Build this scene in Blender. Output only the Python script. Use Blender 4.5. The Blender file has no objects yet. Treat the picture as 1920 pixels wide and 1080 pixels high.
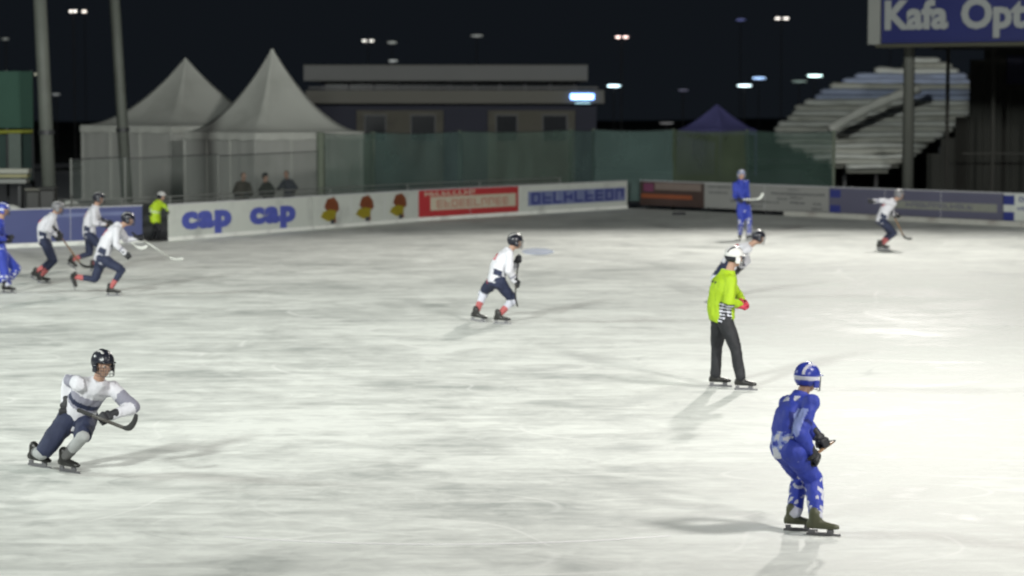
import bpy, bmesh, math, random
from mathutils import Vector as V, Matrix, noise
random.seed(7)
R = math.radians
sc = bpy.context.scene
COL = sc.collection

# ------------------------------------------------------------------ camera, world, light, exposure
F = 4400.0; CH = 3.7; PITCH = math.atan(338.0 / F); HZ = 202.0
cd = bpy.data.cameras.new('camera'); cam = bpy.data.objects.new('camera', cd); COL.objects.link(cam)
cd.sensor_width = 36.0; cd.lens = 36.0 * F / 1920.0
cd.clip_start = 0.5; cd.clip_end = 2000.0
cam.location = (0, 0, CH); cam.rotation_euler = (math.pi / 2 - PITCH, 0, 0)
cd.dof.use_dof = True; cd.dof.focus_distance = 24.0; cd.dof.aperture_fstop = 1.6
sc.camera = cam
sc.view_settings.view_transform = 'Standard'; sc.view_settings.look = 'None'
sc.view_settings.gamma = 1.0; sc.view_settings.exposure = 0.0
sc.cycles.use_denoising = True
sc.cycles.max_bounces = 5; sc.cycles.transparent_max_bounces = 12
sc.cycles.filter_width = 2.1
sc.render.resolution_x = 1024; sc.render.resolution_y = 576

w = bpy.data.worlds.new('World'); sc.world = w; w.use_nodes = True
nt = w.node_tree; bg = nt.nodes['Background']
bg.inputs['Color'].default_value = (0.0056, 0.0072, 0.0096, 1); bg.inputs['Strength'].default_value = 1.0

def P(px, py, Y):
    x = px - 960.0; u = 540.0 - py
    dy = F * math.cos(PITCH) + u * math.sin(PITCH); dz = -F * math.sin(PITCH) + u * math.cos(PITCH)
    return V((x * Y / dy, Y, CH + dz * Y / dy))
def G(px, py, z=0.0):
    x = px - 960.0; u = 540.0 - py
    dy = F * math.cos(PITCH) + u * math.sin(PITCH); dz = -F * math.sin(PITCH) + u * math.cos(PITCH)
    t = (z - CH) / dz
    return V((x * t, dy * t, z))
def proj(p):
    d = V((p[0], p[1], p[2] - CH)); c, s = math.cos(PITCH), math.sin(PITCH)
    fw = d.y * c - d.z * s; up = d.y * s + d.z * c
    return (960 + F * d.x / fw, 540 - F * up / fw)

# ------------------------------------------------------------------ materials
MATS = {}
def mat(name, col, rough=0.6, var=0.15, scale=6.0, bump=0.0, bscale=30.0, metal=0.0, spec=0.4, emit=None, estr=0.0, dirt=None, dscale=1.2, alpha=None, thin=False):
    if name in MATS: return MATS[name]
    m = bpy.data.materials.new(name); m.use_nodes = True; t = m.node_tree; n = t.nodes; l = t.links
    b = n['Principled BSDF']; b.inputs['Roughness'].default_value = rough; b.inputs['Metallic'].default_value = metal
    b.inputs['Specular IOR Level'].default_value = spec
    tc = n.new('ShaderNodeTexCoord')
    nz = n.new('ShaderNodeTexNoise'); nz.inputs['Scale'].default_value = scale; nz.inputs['Detail'].default_value = 4
    l.new(tc.outputs['Object'], nz.inputs['Vector'])
    mx = n.new('ShaderNodeMix'); mx.data_type = 'RGBA'
    mx.inputs['A'].default_value = (*[c * (1 - var) for c in col], 1); mx.inputs['B'].default_value = (*[min(1, c * (1 + var)) for c in col], 1)
    l.new(nz.outputs['Fac'], mx.inputs['Factor']); out = mx.outputs['Result']
    if dirt:
        n2 = n.new('ShaderNodeTexNoise'); n2.inputs['Scale'].default_value = dscale; n2.inputs['Detail'].default_value = 6
        l.new(tc.outputs['Object'], n2.inputs['Vector'])
        rp = n.new('ShaderNodeMapRange'); rp.inputs['From Min'].default_value = .52; rp.inputs['From Max'].default_value = .72; rp.inputs['To Max'].default_value = .8
        l.new(n2.outputs['Fac'], rp.inputs['Value'])
        m2 = n.new('ShaderNodeMix'); m2.data_type = 'RGBA'; l.new(rp.outputs['Result'], m2.inputs['Factor'])
        l.new(out, m2.inputs['A']); m2.inputs['B'].default_value = (*dirt, 1); out = m2.outputs['Result']
    l.new(out, b.inputs['Base Color'])
    if bump:
        n3 = n.new('ShaderNodeTexNoise'); n3.inputs['Scale'].default_value = bscale; n3.inputs['Detail'].default_value = 3
        l.new(tc.outputs['Object'], n3.inputs['Vector'])
        bp = n.new('ShaderNodeBump'); bp.inputs['Strength'].default_value = bump; bp.inputs['Distance'].default_value = .02
        l.new(n3.outputs['Fac'], bp.inputs['Height']); l.new(bp.outputs['Normal'], b.inputs['Normal'])
    if emit:
        b.inputs['Emission Color'].default_value = (*emit, 1); b.inputs['Emission Strength'].default_value = estr
    if alpha is not None:
        o = n['Material Output']; tr = n.new('ShaderNodeBsdfTransparent'); ms = n.new('ShaderNodeMixShader')
        n4 = n.new('ShaderNodeTexNoise'); n4.inputs['Scale'].default_value = .9; n4.inputs['Detail'].default_value = 3
        l.new(tc.outputs['Object'], n4.inputs['Vector'])
        mr = n.new('ShaderNodeMapRange'); mr.inputs['To Min'].default_value = max(0, alpha - .12); mr.inputs['To Max'].default_value = min(1, alpha + .12)
        l.new(n4.outputs['Fac'], mr.inputs['Value']); l.new(mr.outputs['Result'], ms.inputs['Fac'])
        l.new(tr.outputs[0], ms.inputs[1]); l.new(b.outputs[0], ms.inputs[2]); l.new(ms.outputs[0], o.inputs['Surface'])
    MATS[name] = m
    return m

def ice_material():
    m = bpy.data.materials.new('ice'); m.use_nodes = True; t = m.node_tree; n = t.nodes; l = t.links
    b = n['Principled BSDF']; tc = n.new('ShaderNodeTexCoord')
    def noise_(sx, sy, det, dist=0.0, rough=.55, off=0.0, rot=0.0):
        mp = n.new('ShaderNodeMapping'); mp.inputs['Scale'].default_value = (sx, sy, 1); mp.inputs['Location'].default_value = (off, off * .7, 0)
        mp.inputs['Rotation'].default_value = (0, 0, rot)
        l.new(tc.outputs['Object'], mp.inputs['Vector'])
        z = n.new('ShaderNodeTexNoise'); z.inputs['Scale'].default_value = 1; z.inputs['Detail'].default_value = det
        z.inputs['Distortion'].default_value = dist; z.inputs['Roughness'].default_value = rough
        l.new(mp.outputs[0], z.inputs['Vector']); return z.outputs['Fac']
    def rng(v, a, b_, c=0.0, d=1.0):
        r_ = n.new('ShaderNodeMapRange'); r_.inputs['From Min'].default_value = a; r_.inputs['From Max'].default_value = b_
        r_.inputs['To Min'].default_value = c; r_.inputs['To Max'].default_value = d; l.new(v, r_.inputs['Value']); return r_.outputs['Result']
    def mth(op, a, b_=None):
        q = n.new('ShaderNodeMath'); q.operation = op
        for i, x in enumerate((a, b_)):
            if x is None: continue
            if isinstance(x, (int, float)): q.inputs[i].default_value = x
            else: l.new(x, q.inputs[i])
        return q.outputs[0]
    big = noise_(.13, .15, 3, 1.0, .5, 3)
    med = noise_(.62, .72, 6, 1.1, .62, 11, R(4))
    fin = noise_(2.6, 3.2, 7, .8, .68, 5, R(-5))
    dia = noise_(.5, 2.6, 6, .8, .62, 31, R(28)); dib = noise_(.45, 2.3, 6, .8, .62, 57, R(-40))
    mix = mth('ADD', mth('ADD', mth('MULTIPLY', big, .22), mth('MULTIPLY', med, .28)), mth('ADD', mth('MULTIPLY', fin, .22), mth('ADD', mth('MULTIPLY', dia, .17), mth('MULTIPLY', dib, .15))))
    fac = rng(mix, .425, .585)
    cr = n.new('ShaderNodeValToRGB'); e = cr.color_ramp.elements
    e[0].position = 0; e[0].color = (.40, .425, .405, 1); e[1].position = 1; e[1].color = (.74, .765, .725, 1)
    k = cr.color_ramp.elements.new(.45); k.color = (.56, .58, .55, 1)
    l.new(fac, cr.inputs['Fac']); col = cr.outputs['Color']
    # fine curved skate scratches: contour lines of two warped noises
    for sc_, off, wdt, st in ((.22, 20, .004, .5), (.26, 90, .004, .5), (.5, 41, .004, .3), (.45, 63, .005, .45)):
        z = noise_(sc_ * .6, sc_, 0, .15, .4, off)
        ln = rng(mth('ABSOLUTE', mth('SUBTRACT', z, .5)), 0, wdt, 1, 0)
        gate = rng(noise_(.5, .5, 2, 0, .5, off + 9), .45, .62)
        mm = n.new('ShaderNodeMix'); mm.data_type = 'RGBA'; l.new(mth('MULTIPLY', mth('MULTIPLY', ln, gate), st), mm.inputs['Factor'])
        l.new(col, mm.inputs['A']); mm.inputs['B'].default_value = (.86, .87, .84, 1) if off != 41 else (.28, .30, .29, 1); col = mm.outputs['Result']
    l.new(col, b.inputs['Base Color'])
    l.new(rng(fac, 0, 1, .46, .78), b.inputs['Roughness'])
    b.inputs['IOR'].default_value = 1.31; b.inputs['Specular IOR Level'].default_value = .17
    bp = n.new('ShaderNodeBump'); bp.inputs['Strength'].default_value = .16; bp.inputs['Distance'].default_value = .012
    l.new(fin, bp.inputs['Height']); l.new(bp.outputs['Normal'], b.inputs['Normal'])
    return m

# ------------------------------------------------------------------ mesh helpers
def link(name, me, parent=None, m=None, smooth=False):
    o = bpy.data.objects.new(name, me); COL.objects.link(o)
    if parent is not None: o.parent = parent
    if m is not None:
        for x in (m if isinstance(m, (list, tuple)) else [m]): me.materials.append(x)
    if smooth: me.polygons.foreach_set('use_smooth', [True] * len(me.polygons))
    return o
def obj(name, bm, m, parent=None, smooth=False):
    me = bpy.data.meshes.new(name); bm.normal_update(); bm.to_mesh(me); bm.free()
    return link(name, me, parent, m, smooth)
def tag(o, label=None, cat=None, group=None, kind=None):
    if label: o['label'] = label
    if cat: o['category'] = cat
    if group: o['group'] = group
    if kind: o['kind'] = kind
    return o
def empty(name, loc, label, cat, group=None, rz=0.0):
    o = bpy.data.objects.new(name, None); COL.objects.link(o); o.location = loc; o.rotation_euler = (0, 0, rz)
    o.empty_display_size = .2
    return tag(o, label, cat, group)
def box(bm, c, s, rot=None, mi=0, bev=0.0):
    M = Matrix.Translation(c) @ (rot.to_4x4() if rot else Matrix()) @ Matrix.Diagonal((*s, 1))
    r = bmesh.ops.create_cube(bm, size=1, matrix=M)
    if bev:
        es = set(e for v in r['verts'] for e in v.link_edges)
        r2 = bmesh.ops.bevel(bm, geom=list(es), offset=bev, segments=2, affect='EDGES', profile=.5)
        fs = set(r2['faces'])
    fs = set(f for v in r['verts'] if v.is_valid for f in v.link_faces)
    for f in fs: f.material_index = mi
    return bm
def frame_of(d, hint=V((0, 0, 1))):
    d = d.normalized()
    if abs(d.dot(hint)) > .97: hint = V((1, 0, 0))
    a = d.cross(hint).normalized(); return a, a.cross(d).normalized()
def ringloft(bm, secs, n=12, caps=True, mi=0):
    """secs: (center, axisA, axisB, ra, rb)"""
    rings = []
    for c, a, b, ra, rb in secs:
        rings.append([bm.verts.new(c + a * (ra * math.cos(2 * math.pi * i / n)) + b * (rb * math.sin(2 * math.pi * i / n))) for i in range(n)])
    fs = []
    for r0, r1 in zip(rings, rings[1:]):
        for i in range(n): fs.append(bm.faces.new((r0[i], r0[(i + 1) % n], r1[(i + 1) % n], r1[i])))
    if caps: fs.append(bm.faces.new(rings[0][::-1])); fs.append(bm.faces.new(rings[-1]))
    for f in fs: f.material_index = mi
    return fs
def tube(bm, pts, rad, n=8, mi=0):
    secs = []
    for i, p in enumerate(pts):
        d = (pts[min(i + 1, len(pts) - 1)] - pts[max(i - 1, 0)])
        a, b = frame_of(d); r = rad[i] if isinstance(rad, (list, tuple)) else rad
        secs.append((p, a, b, r, r))
    return ringloft(bm, secs, n, True, mi)
def capsule(bm, p0, p1, r0, r1, n=12, flat=1.0, axis=None):
    d = (p1 - p0); L = d.length
    if L < 1e-5: d = V((0, 0, 1)); L = 1e-5
    d = d / L; a, b = frame_of(d, axis if axis is not None else V((0, 0, 1)))
    secs = []
    for k in (80, 50, 22): secs.append((p0 - d * (r0 * math.sin(R(k))), a, b, r0 * math.cos(R(k)), r0 * math.cos(R(k)) * flat))
    for k in range(5):
        t = k / 4; r = r0 + (r1 - r0) * t; secs.append((p0 + d * (L * t), a, b, r, r * flat))
    for k in (22, 50, 80): secs.append((p1 + d * (r1 * math.sin(R(k))), a, b, r1 * math.cos(R(k)), r1 * math.cos(R(k)) * flat))
    return ringloft(bm, secs, n)
def ellipsoid(bm, M, sub=2):
    bmesh.ops.create_icosphere(bm, subdivisions=sub, radius=1, matrix=M)
def remesh(bm, voxel, smooth=4, wr=0.0, wf=9.0, seed=0.0, name='m'):
    me = bpy.data.meshes.new('tmp'); bm.to_mesh(me); bm.free()
    o = bpy.data.objects.new('tmp', me); COL.objects.link(o)
    r = o.modifiers.new('r', 'REMESH'); r.mode = 'VOXEL'; r.voxel_size = voxel; r.adaptivity = 0
    s = o.modifiers.new('s', 'SMOOTH'); s.iterations = smooth; s.factor = .5
    dg = bpy.context.evaluated_depsgraph_get()
    out = bpy.data.meshes.new_from_object(o.evaluated_get(dg)); out.name = name
    bpy.data.objects.remove(o); bpy.data.meshes.remove(me)
    if wr:
        off = V((seed * 3.1, seed, -seed))
        nrm = [v.normal.copy() for v in out.vertices]
        for v, nn in zip(out.vertices, nrm):
            q = V((v.co.x, v.co.y, v.co.z * .55)) * wf + off
            v.co += nn * (wr * (.7 * noise.noise(q) + .75 * (.35 - abs(noise.noise(q * 1.7 + V((5, 1, 2))))) + .25 * noise.noise(q * 3.1)))
    out.polygons.foreach_set('use_smooth', [True] * len(out.polygons))
    return out
def paint(me, fn):
    for p in me.polygons: p.material_index = fn(p.center)
def text_mesh(s, size, bold=0.0, ext=.006, shear=0.0, spacing=1.0):
    c = bpy.data.curves.new('t', 'FONT'); c.body = s; c.size = size; c.extrude = ext; c.offset = bold; c.shear = shear; c.space_character = spacing
    c.resolution_u = 3; c.align_x = 'CENTER'; c.align_y = 'CENTER'
    o = bpy.data.objects.new('t', c); COL.objects.link(o)
    dg = bpy.context.evaluated_depsgraph_get(); me = bpy.data.meshes.new_from_object(o.evaluated_get(dg)); me.name = 'lettering'
    bpy.data.objects.remove(o); bpy.data.curves.remove(c); me.materials.clear()
    return me

# ------------------------------------------------------------------ ground, ice, hill
ASH = mat('trampled snow', (.30, .31, .32), .9, .2, .5, .3, 8)
bm = bmesh.new(); bmesh.ops.create_grid(bm, x_segments=1, y_segments=1, size=420, matrix=Matrix.Translation((0, 200, -.06)))
tag(obj('ground', bm, ASH), kind='structure')

# board line (foot of the boards), left wall then right wall
LW = [G(-220, 476), G(0, 466), G(320, 452), G(800, 413.5), G(1180, 390.5)]
RW = [G(1180, 390.5), G(1920, 426), G(2300, 446)]
def on_line(px, line):
    for a, b in zip(line, line[1:]):
        if proj(a)[0] <= px <= proj(b)[0] + 1e-6:
            lo, hi = 0., 1.
            for _ in range(30):
                t = (lo + hi) / 2
                if proj(a.lerp(b, t))[0] < px: lo = t
                else: hi = t
            return a.lerp(b, (lo + hi) / 2), (b - a).normalized()
    raise ValueError(px)
ice = ice_material()
bm = bmesh.new()
pts = [V((-60, -20, 0)), LW[0] + V((-30, -20, 0))] + LW[:-1] + RW + [RW[-1] + V((30, -30, 0)), V((60, -20, 0))]
f = bm.faces.new([bm.verts.new((p.x, p.y, 0)) for p in pts][::-1])
bmesh.ops.recalc_face_normals(bm, faces=bm.faces)
if f.normal.z < 0: f.normal_flip()
tag(obj('ice', bm, ice), kind='structure')

def strip_ring(name, pts, wd, z, m):
    bm = bmesh.new(); A = []; B = []
    for i, p in enumerate(pts):
        d = (pts[min(i + 1, len(pts) - 1)] - pts[max(i - 1, 0)]); d.z = 0; d.normalize(); q = V((-d.y, d.x, 0)) * wd / 2
        A.append(bm.verts.new((p.x + q.x, p.y + q.y, z))); B.append(bm.verts.new((p.x - q.x, p.y - q.y, z)))
    for i in range(len(pts) - 1): bm.faces.new((B[i], B[i + 1], A[i + 1], A[i]))
    return tag(obj(name, bm, m), kind='structure')
LINE = mat('worn line paint', (.95, .95, .96), .6, .03, 3, alpha=.62)
c0 = V((-.6, 24.75, 0))
strip_ring('centre_circle_line', [c0 + V((math.cos(R(a)), math.sin(R(a)), 0)) * 5.05 for a in range(248, 294, 3)], .06, .004, LINE)
strip_ring('painted_line', [G(1905, 438), G(1780, 451)], .12, .004, LINE)
strip_ring('painted_line', [G(975, 487), G(1180, 489), G(1420, 494)], .09, .004, LINE)
strip_ring('painted_line', [G(-20, 520), G(440, 489)], .09, .008, LINE)
BST = mat('painted blue reflection', (.50, .60, .92), .4, .1, 2, alpha=.34)  # mirror image of the blue board, painted on the ice as a faint ellipse
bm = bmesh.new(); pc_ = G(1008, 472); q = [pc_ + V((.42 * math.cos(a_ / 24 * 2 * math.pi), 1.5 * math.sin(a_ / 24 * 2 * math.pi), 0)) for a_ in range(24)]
bm.faces.new([bm.verts.new((p.x, p.y, .006)) for p in q]); tag(obj('painted_board_reflection', bm, BST), kind='structure')

HILL = mat('dark hillside', (.05, .055, .05), 1.0, .3, .05, spec=0.0)
def hz(y): return max(0.0, (y - 150) * .012)
bm = bmesh.new(); nx, ny = 40, 16; g = []
for j in range(ny):
    y = 128 + j * 13
    g.append([bm.verts.new((-150 + 300 * i / nx, y + 0 * i, (-.3 if j == 0 else hz(y) + (.5 * noise.noise(V((i * .6, j * .5, 0))) if y > 150 else -.05)))) for i in range(nx + 1)])
for j in range(ny - 1):
    for i in range(nx): bm.faces.new((g[j][i], g[j][i + 1], g[j + 1][i + 1], g[j + 1][i]))
tag(obj('hill', bm, HILL, smooth=True), kind='structure')

# ------------------------------------------------------------------ floodlights (real lamps on masts round the rink)
STEEL = mat('galvanised steel', (.16, .17, .16), .55, .12, 3, metal=.0)
DKST = mat('dark steel', (.03, .032, .035), .5)
LENS = mat('floodlight lens', (.9, .9, .9), .3, 0, emit=(1, .97, .9), estr=30)
def spot(loc, target, power, col=(1, .975, .93), size=95, rad=.5, blend=.9, parent=None):
    ld = bpy.data.lights.new('floodlight_beam', 'SPOT'); ld.energy = power; ld.color = col; ld.spot_size = R(size); ld.spot_blend = blend
    ld.shadow_soft_size = rad
    o = bpy.data.objects.new('floodlight_beam', ld); COL.objects.link(o)
    d = V(target) - V(loc); o.rotation_euler = d.to_track_quat('-Z', 'Y').to_euler()
    if parent: o.parent = parent; o.location = V(loc) - parent.location
    else: o.location = loc
    return o
def mast(base, h, target, power, label, r=.17, col=(1, .975, .93), size=95, rad=.5, lean=V((0, 0, 0)), m=STEEL):
    root = empty('floodlight_mast', base, label, 'floodlight mast', 'floodlight masts round the rink')
    top = V((0, 0, h)) + lean
    bm = bmesh.new(); tube(bm, [V((0, 0, 0)), top * .5, top], [r, r * .85, r * .6], 14); obj('pole', bm, m, root, True)
    bm = bmesh.new(); box(bm, V((0, 0, .15)), (r * 3.4, r * 3.4, .3), bev=.02); obj('base_plate', bm, DKST, root)
    d = V(target) - (V(base) + top); yaw = math.atan2(d.y, d.x); rt = V((-math.sin(yaw), math.cos(yaw), 0)); fw = d.normalized()
    bm = bmesh.new(); tube(bm, [top - rt * 1.6, top + rt * 1.6], .05); obj('crossbar', bm, DKST, root)
    q = d.to_track_quat('-Z', 'Y').to_matrix()
    for k in (-1.3, -.45, .45, 1.3):
        bm = bmesh.new(); box(bm, top + rt * k, (.55, .45, .25), q, bev=.03); h_ = obj('lamp_head', bm, DKST, root)
        bm = bmesh.new(); box(bm, top + rt * k + fw * .131, (.48, .38, .01), q); obj('lens', bm, LENS, h_)
    spot(V(base) + top + fw * .45, target, power, col, size, rad, parent=root)
    return root
MPOST = mat('dull grey mast paint', (.085, .09, .08), .6, .1, 1.5)
MAST = [
 # base, h, target, power, label, radius, colour, cone, soft
 (P(1702, 330, 79), 20.0, (2, 34, 0), 45000, 'pale square-shouldered mast rising behind the blue sign', .20, (1, .96, .90), 100, .7),
 (V((23, 15, 0)), 23.0, (11, 21.5, 0), 37000, 'floodlight mast beyond the right side of the rink, outside the picture', .2, (1, .955, .92), 68, 2.4),
 (V((-40, 34, 0)), 19.0, (-1, 26, 0), 42000, 'floodlight mast beyond the left side of the rink, outside the picture', .2, (.93, 1, .95), 100, 2.6),
 (V((-20, -14, 0)), 19.0, (-8, 80, 1), 135000, 'floodlight mast behind the camera to the left', .2, (.96, 1, .95), 62, 1.8),
 (V((24, -16, 0)), 19.0, (9, 84, 1), 118000, 'floodlight mast behind the camera to the right', .2, (1, .98, .93), 62, 1.8),
]
for b, h, tg, pw, lb, r, c, s, rd in MAST:
    b = V((b.x, b.y, -.05)); mast(b, h, tg, pw, lb, r, c, s, rd, m=MPOST)

# two tall poles on the left
POLE = mat('weathered grey pole', (.095, .105, .092), .6, .12, 1.5, dirt=(.07, .075, .065), dscale=.8)
for (xt, xb, Y, wd, lb) in ((75, 92, 66.0, .40, 'thick pale pole at the far left, nearer of the two tall poles'), (215, 237, 73.5, .36, 'tall pale pole standing in front of the left tent')):
    b = P(xb, 350, Y); a = P(xt, 0, Y); d = (a - b); root = empty('tall_pole', V((b.x, b.y, -.05)), lb, 'pole', 'two tall poles beyond the left boards')
    d = d / d.z; bz = V((-d.x * b.z, -d.y * b.z, 0))
    root.location = V((b.x, b.y, -.05)) + bz
    bm = bmesh.new(); tube(bm, [V((0, 0, 0)), d * 9.0], [wd / 2, wd / 2 * .9], 14); obj('shaft', bm, POLE, root, True)
    bm = bmesh.new(); tube(bm, [V((0, 0, 0)), V((0, 0, .35))], wd * .8, 14); obj('foot_collar', bm, DKST, root)
    bm = bmesh.new(); tube(bm, [d * 3.0, d * 3.12], wd / 2 + .03, 14); obj('band', bm, DKST, root)

# ------------------------------------------------------------------ advertising boards
BW = mat('board white', (.54, .57, .53), .45, .08, 1.2, dirt=(.38, .40, .38))
BALU = mat('board aluminium edge', (.50, .51, .53), .4, .05)
BBLU = mat('board violet blue', (.085, .10, .23), .45, .15, .8)
BRED = mat('board red', (.40, .035, .04), .45, .12, 1)
BCRM = mat('board cream', (.50, .46, .36), .45, .05, 1)
BNVY = mat('board navy ink', (.035, .045, .20), .45, .15, 2)
BPBL = mat('board pale blue', (.16, .19, .34), .45, .2, 1.4)
BBRN = mat('board dark brown', (.055, .035, .03), .5, .3, 1)
BORG = mat('board rust stripe', (.24, .07, .03), .5, .2, 1)
BGRY = mat('board grey', (.27, .275, .265), .5, .08, 1)
BDRK = mat('board dark ink', (.055, .06, .07), .5)
BVIO = mat('board dull violet', (.105, .105, .155), .5, .12, .7)
BLOGO = mat('logo royal blue', (.075, .095, .38), .45, .35, 6)
BYEL = mat('logo yellow', (.50, .42, .04), .45)
BOLV = mat('board olive grey', (.22, .23, .20), .5)
KICK = mat('white kick board', (.80, .82, .78), .4, .05, 1.5, dirt=(.42, .43, .41))
MARK = []
def glyph_row(bm, rnd, x0, x1, z0, z1, y, n):
    """a row of letter-like upright marks, illegible like the blurred print on the board"""
    wd = (x1 - x0) / n; st = wd * .2
    for i in range(n):
        a = x0 + i * wd + wd * .1; b = x0 + (i + 1) * wd - wd * .1; k = rnd.randint(0, 5)
        box(bm, V((a + st / 2, y, (z0 + z1) / 2)), (st, .006, z1 - z0))
        th = (z1 - z0) * .2
        if k in (0, 1, 3): box(bm, V(((a + st + b) / 2, y, z1 - th / 2)), (b - a - st, .006, th))
        if k in (1, 2, 4): box(bm, V(((a + st + b) / 2, y, (z0 + z1) / 2)), (b - a - st, .006, th))
        if k in (1, 2, 3, 5): box(bm, V(((a + st + b) / 2, y, z0 + th / 2)), (b - a - st, .006, th))
        if k in (0, 3, 4): box(bm, V((b - st / 2, y + .0005, (z0 + z1) / 2)), (st, .006, (z1 - z0) * .58))
def board(pa, pb, line, back, m, label, deco, h=1.0, lift=.0, kick=True):
    a, d = on_line(pa, line); b, _ = on_line(pb, line)
    d = (b - a).normalized(); nrm = V((d.y, -d.x, 0))       # towards the ice
    L = (b - a).length - .02
    root = empty('advertising_board', a - nrm * back, label, 'advertising board', 'advertising boards round the rink', math.atan2(d.y, d.x))
    bm = bmesh.new(); box(bm, V((L / 2, 0, .12 + lift + (h - .12) / 2)), (L - .01, .03, h - .12)); obj('panel', bm, m, root)
    bm = bmesh.new(); box(bm, V((L / 2, 0, lift + h + .016)), (L, .05, .03)); obj('top_rail', bm, BALU, root)
    if kick:
        bm = bmesh.new(); box(bm, V((L / 2, -.012, .058 + lift)), (L, .06, .116), bev=.008); obj('kick_board', bm, KICK, root)
    k = max(2, int(L / 2) + 1)
    for i in range(k):
        x = .12 + (L - .24) * i / (k - 1)
        bm = bmesh.new(); box(bm, V((x, .06, (h + lift) / 2)), (.05, .06, h + lift)); box(bm, V((x, .3, .03)), (.05, .5, .05))
        obj('stand', bm, DKST, root)
        if 0 < i < k - 1:
            bm = bmesh.new(); box(bm, V((x, -.019, .12 + lift + (h - .12) / 2)), (.012, .006, h - .13)); obj('joint_strip', bm, BALU, root)
    deco(root, L)
    return root
def put(root, me, m, x, z, y=-.022, sx=1.0):
    o = link('lettering', me, root, m); o.location = (x, y, z); o.rotation_euler = (R(90), 0, 0); o.scale = (sx, 1, 1); return o
cap_me = text_mesh('cap', .86, .056, .004, 0, 1.14)
def d_plain(root, L):
    bm = bmesh.new(); box(bm, V((L * .74, -.018, .82)), (L * .34, .006, .10)); obj('pale_stripe', bm, BPBL, root)
def d_cap(root, L):
    for x in (.245, .70): 
        bm = bmesh.new(); put(root, cap_me, BLOGO, L * x, .60, sx=1.75); bm.free()
def d_fig(root, L):
    rnd = random.Random(3)
    for i in range(3):
        x = L * (.155 + .325 * i); g = bmesh.new()
        poly = [(-.02, -.40), (.18, -.40), (.16, -.12), (.30, .0), (.26, .22), (.10, .40), (-.16, .34), (-.26, .1), (-.14, -.04)]
        vs = [g.verts.new((x + px * 1.5, -.019, .56 + pz)) for px, pz in poly]; f = g.faces.new(vs)
        bmesh.ops.solidify(g, geom=[f], thickness=.005); e = obj('emblem', g, mat('emblem orange red', (.34, .11, .05), .5, .3, 4), root)
        g = bmesh.new(); poly = [(-.40, -.10), (-.12, -.22), (.14, -.16), (.18, .02), (-.05, .06), (-.30, .02)]
        f = g.faces.new([g.verts.new((x + px * 1.5, -.027, .50 + pz * 1.3)) for px, pz in poly]); bmesh.ops.solidify(g, geom=[f], thickness=.004); obj('emblem_band', g, BYEL, e)
        g = bmesh.new(); box(g, V((x + .06, -.026, .20)), (.2, .006, .14)); obj('emblem_base', g, BDRK, e)
def d_red(root, L):
    g = bmesh.new(); box(g, V((L * .54, -.018, .545)), (L * .86, .006, .44), bev=.0); obj('cream_field', g, BCRM, root)
    g = bmesh.new(); glyph_row(g, random.Random(5), L * .05, L * .55, .80, .95, -.019, 9); obj('lettering', g, BCRM, root)
    g = bmesh.new(); glyph_row(g, random.Random(8), L * .16, L * .9, .40, .66, -.024, 10); obj('lettering', g, mat('faded red ink', (.42, .22, .17), .5), root)
def d_blue(root, L):
    g = bmesh.new(); box(g, V((L * .53, -.018, .54)), (L * .90, .006, .50)); obj('pale_blue_field', g, BPBL, root)
    g = bmesh.new(); glyph_row(g, random.Random(12), L * .10, L * .97, .34, .74, -.024, 9); obj('lettering', g, BNVY, root)
def d_brown(root, L):
    g = bmesh.new(); box(g, V((L * .42, -.018, .46)), (L * .8, .006, .15)); obj('rust_stripe', g, BORG, root)
    g = bmesh.new(); box(g, V((L * .60, -.018, .83)), (L * .72, .006, .26)); obj('pale_field', g, mat('board taupe', (.20, .16, .14), .5), root)
    g = bmesh.new(); box(g, V((L * .14, -.024, .78)), (L * .16, .006, .30)); obj('plum_block', g, mat('board plum', (.16, .05, .10), .5), root)
def d_grey(root, L):
    rnd = random.Random(4)
    for (x0, x1, z, hh, n) in ((.03, .22, .88, .07, 5), (.04, .20, .68, .07, 4), (.22, .62, .42, .07, 8), (.55, .97, .73, .08, 11), (.60, .68, .55, .06, 2), (.70, .80, .60, .06, 3), (.70, .82, .43, .08, 3), (.88, .95, .42, .07, 2), (.87, .95, .25, .07, 2), (.36, .48, .26, .08, 3), (.68, .78, .88, .05, 3)):
        g = bmesh.new(); glyph_row(g, rnd, L * x0, L * x1, z - hh / 2, z + hh / 2, -.019, n * 2); obj('lettering', g, BDRK, root)
def d_violet(root, L):
    g = bmesh.new(); box(g, V((L * .66, -.018, .52)), (L * .62, .006, .26)); obj('pale_field', g, BOLV, root)
    for k in (.80, .28):
        g = bmesh.new(); box(g, V((.28, -.018, k)), (.46, .006, .26), bev=0); obj('corner_block', g, BNVY, root)
    g = bmesh.new(); glyph_row(g, random.Random(6), L * .46, L * .84, .46, .60, -.024, 12); obj('lettering', g, BVIO, root)
def d_white2(root, L):
    for k in (.80, .28):
        g = bmesh.new(); box(g, V((.22, -.018, k)), (.44, .006, .30)); obj('corner_block', g, BNVY, root)
    g = bmesh.new(); glyph_row(g, random.Random(9), .6, 1.35, .76, .92, -.019, 4); obj('lettering', g, BNVY, root)
    g = bmesh.new(); glyph_row(g, random.Random(10), .55, 1.2, .48, .60, -.019, 5); obj('lettering', g, BNVY, root)
board(-150, 268, LW, 0, BBLU, 'plain violet-blue advertising board behind the running skaters at the far left', d_plain)
board(316, 588, LW, 0, BW, 'white board with two rounded royal blue logos', d_cap)
board(588, 785, LW, 0, BW, 'white board with three red and yellow emblems', d_fig)
board(785, 972, LW, 0, BRED, 'red board with a cream field and cream writing', d_red)
board(972, 1176, LW, 0, BW, 'white and pale blue board with dark blue lettering at the corner', d_blue)
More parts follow.
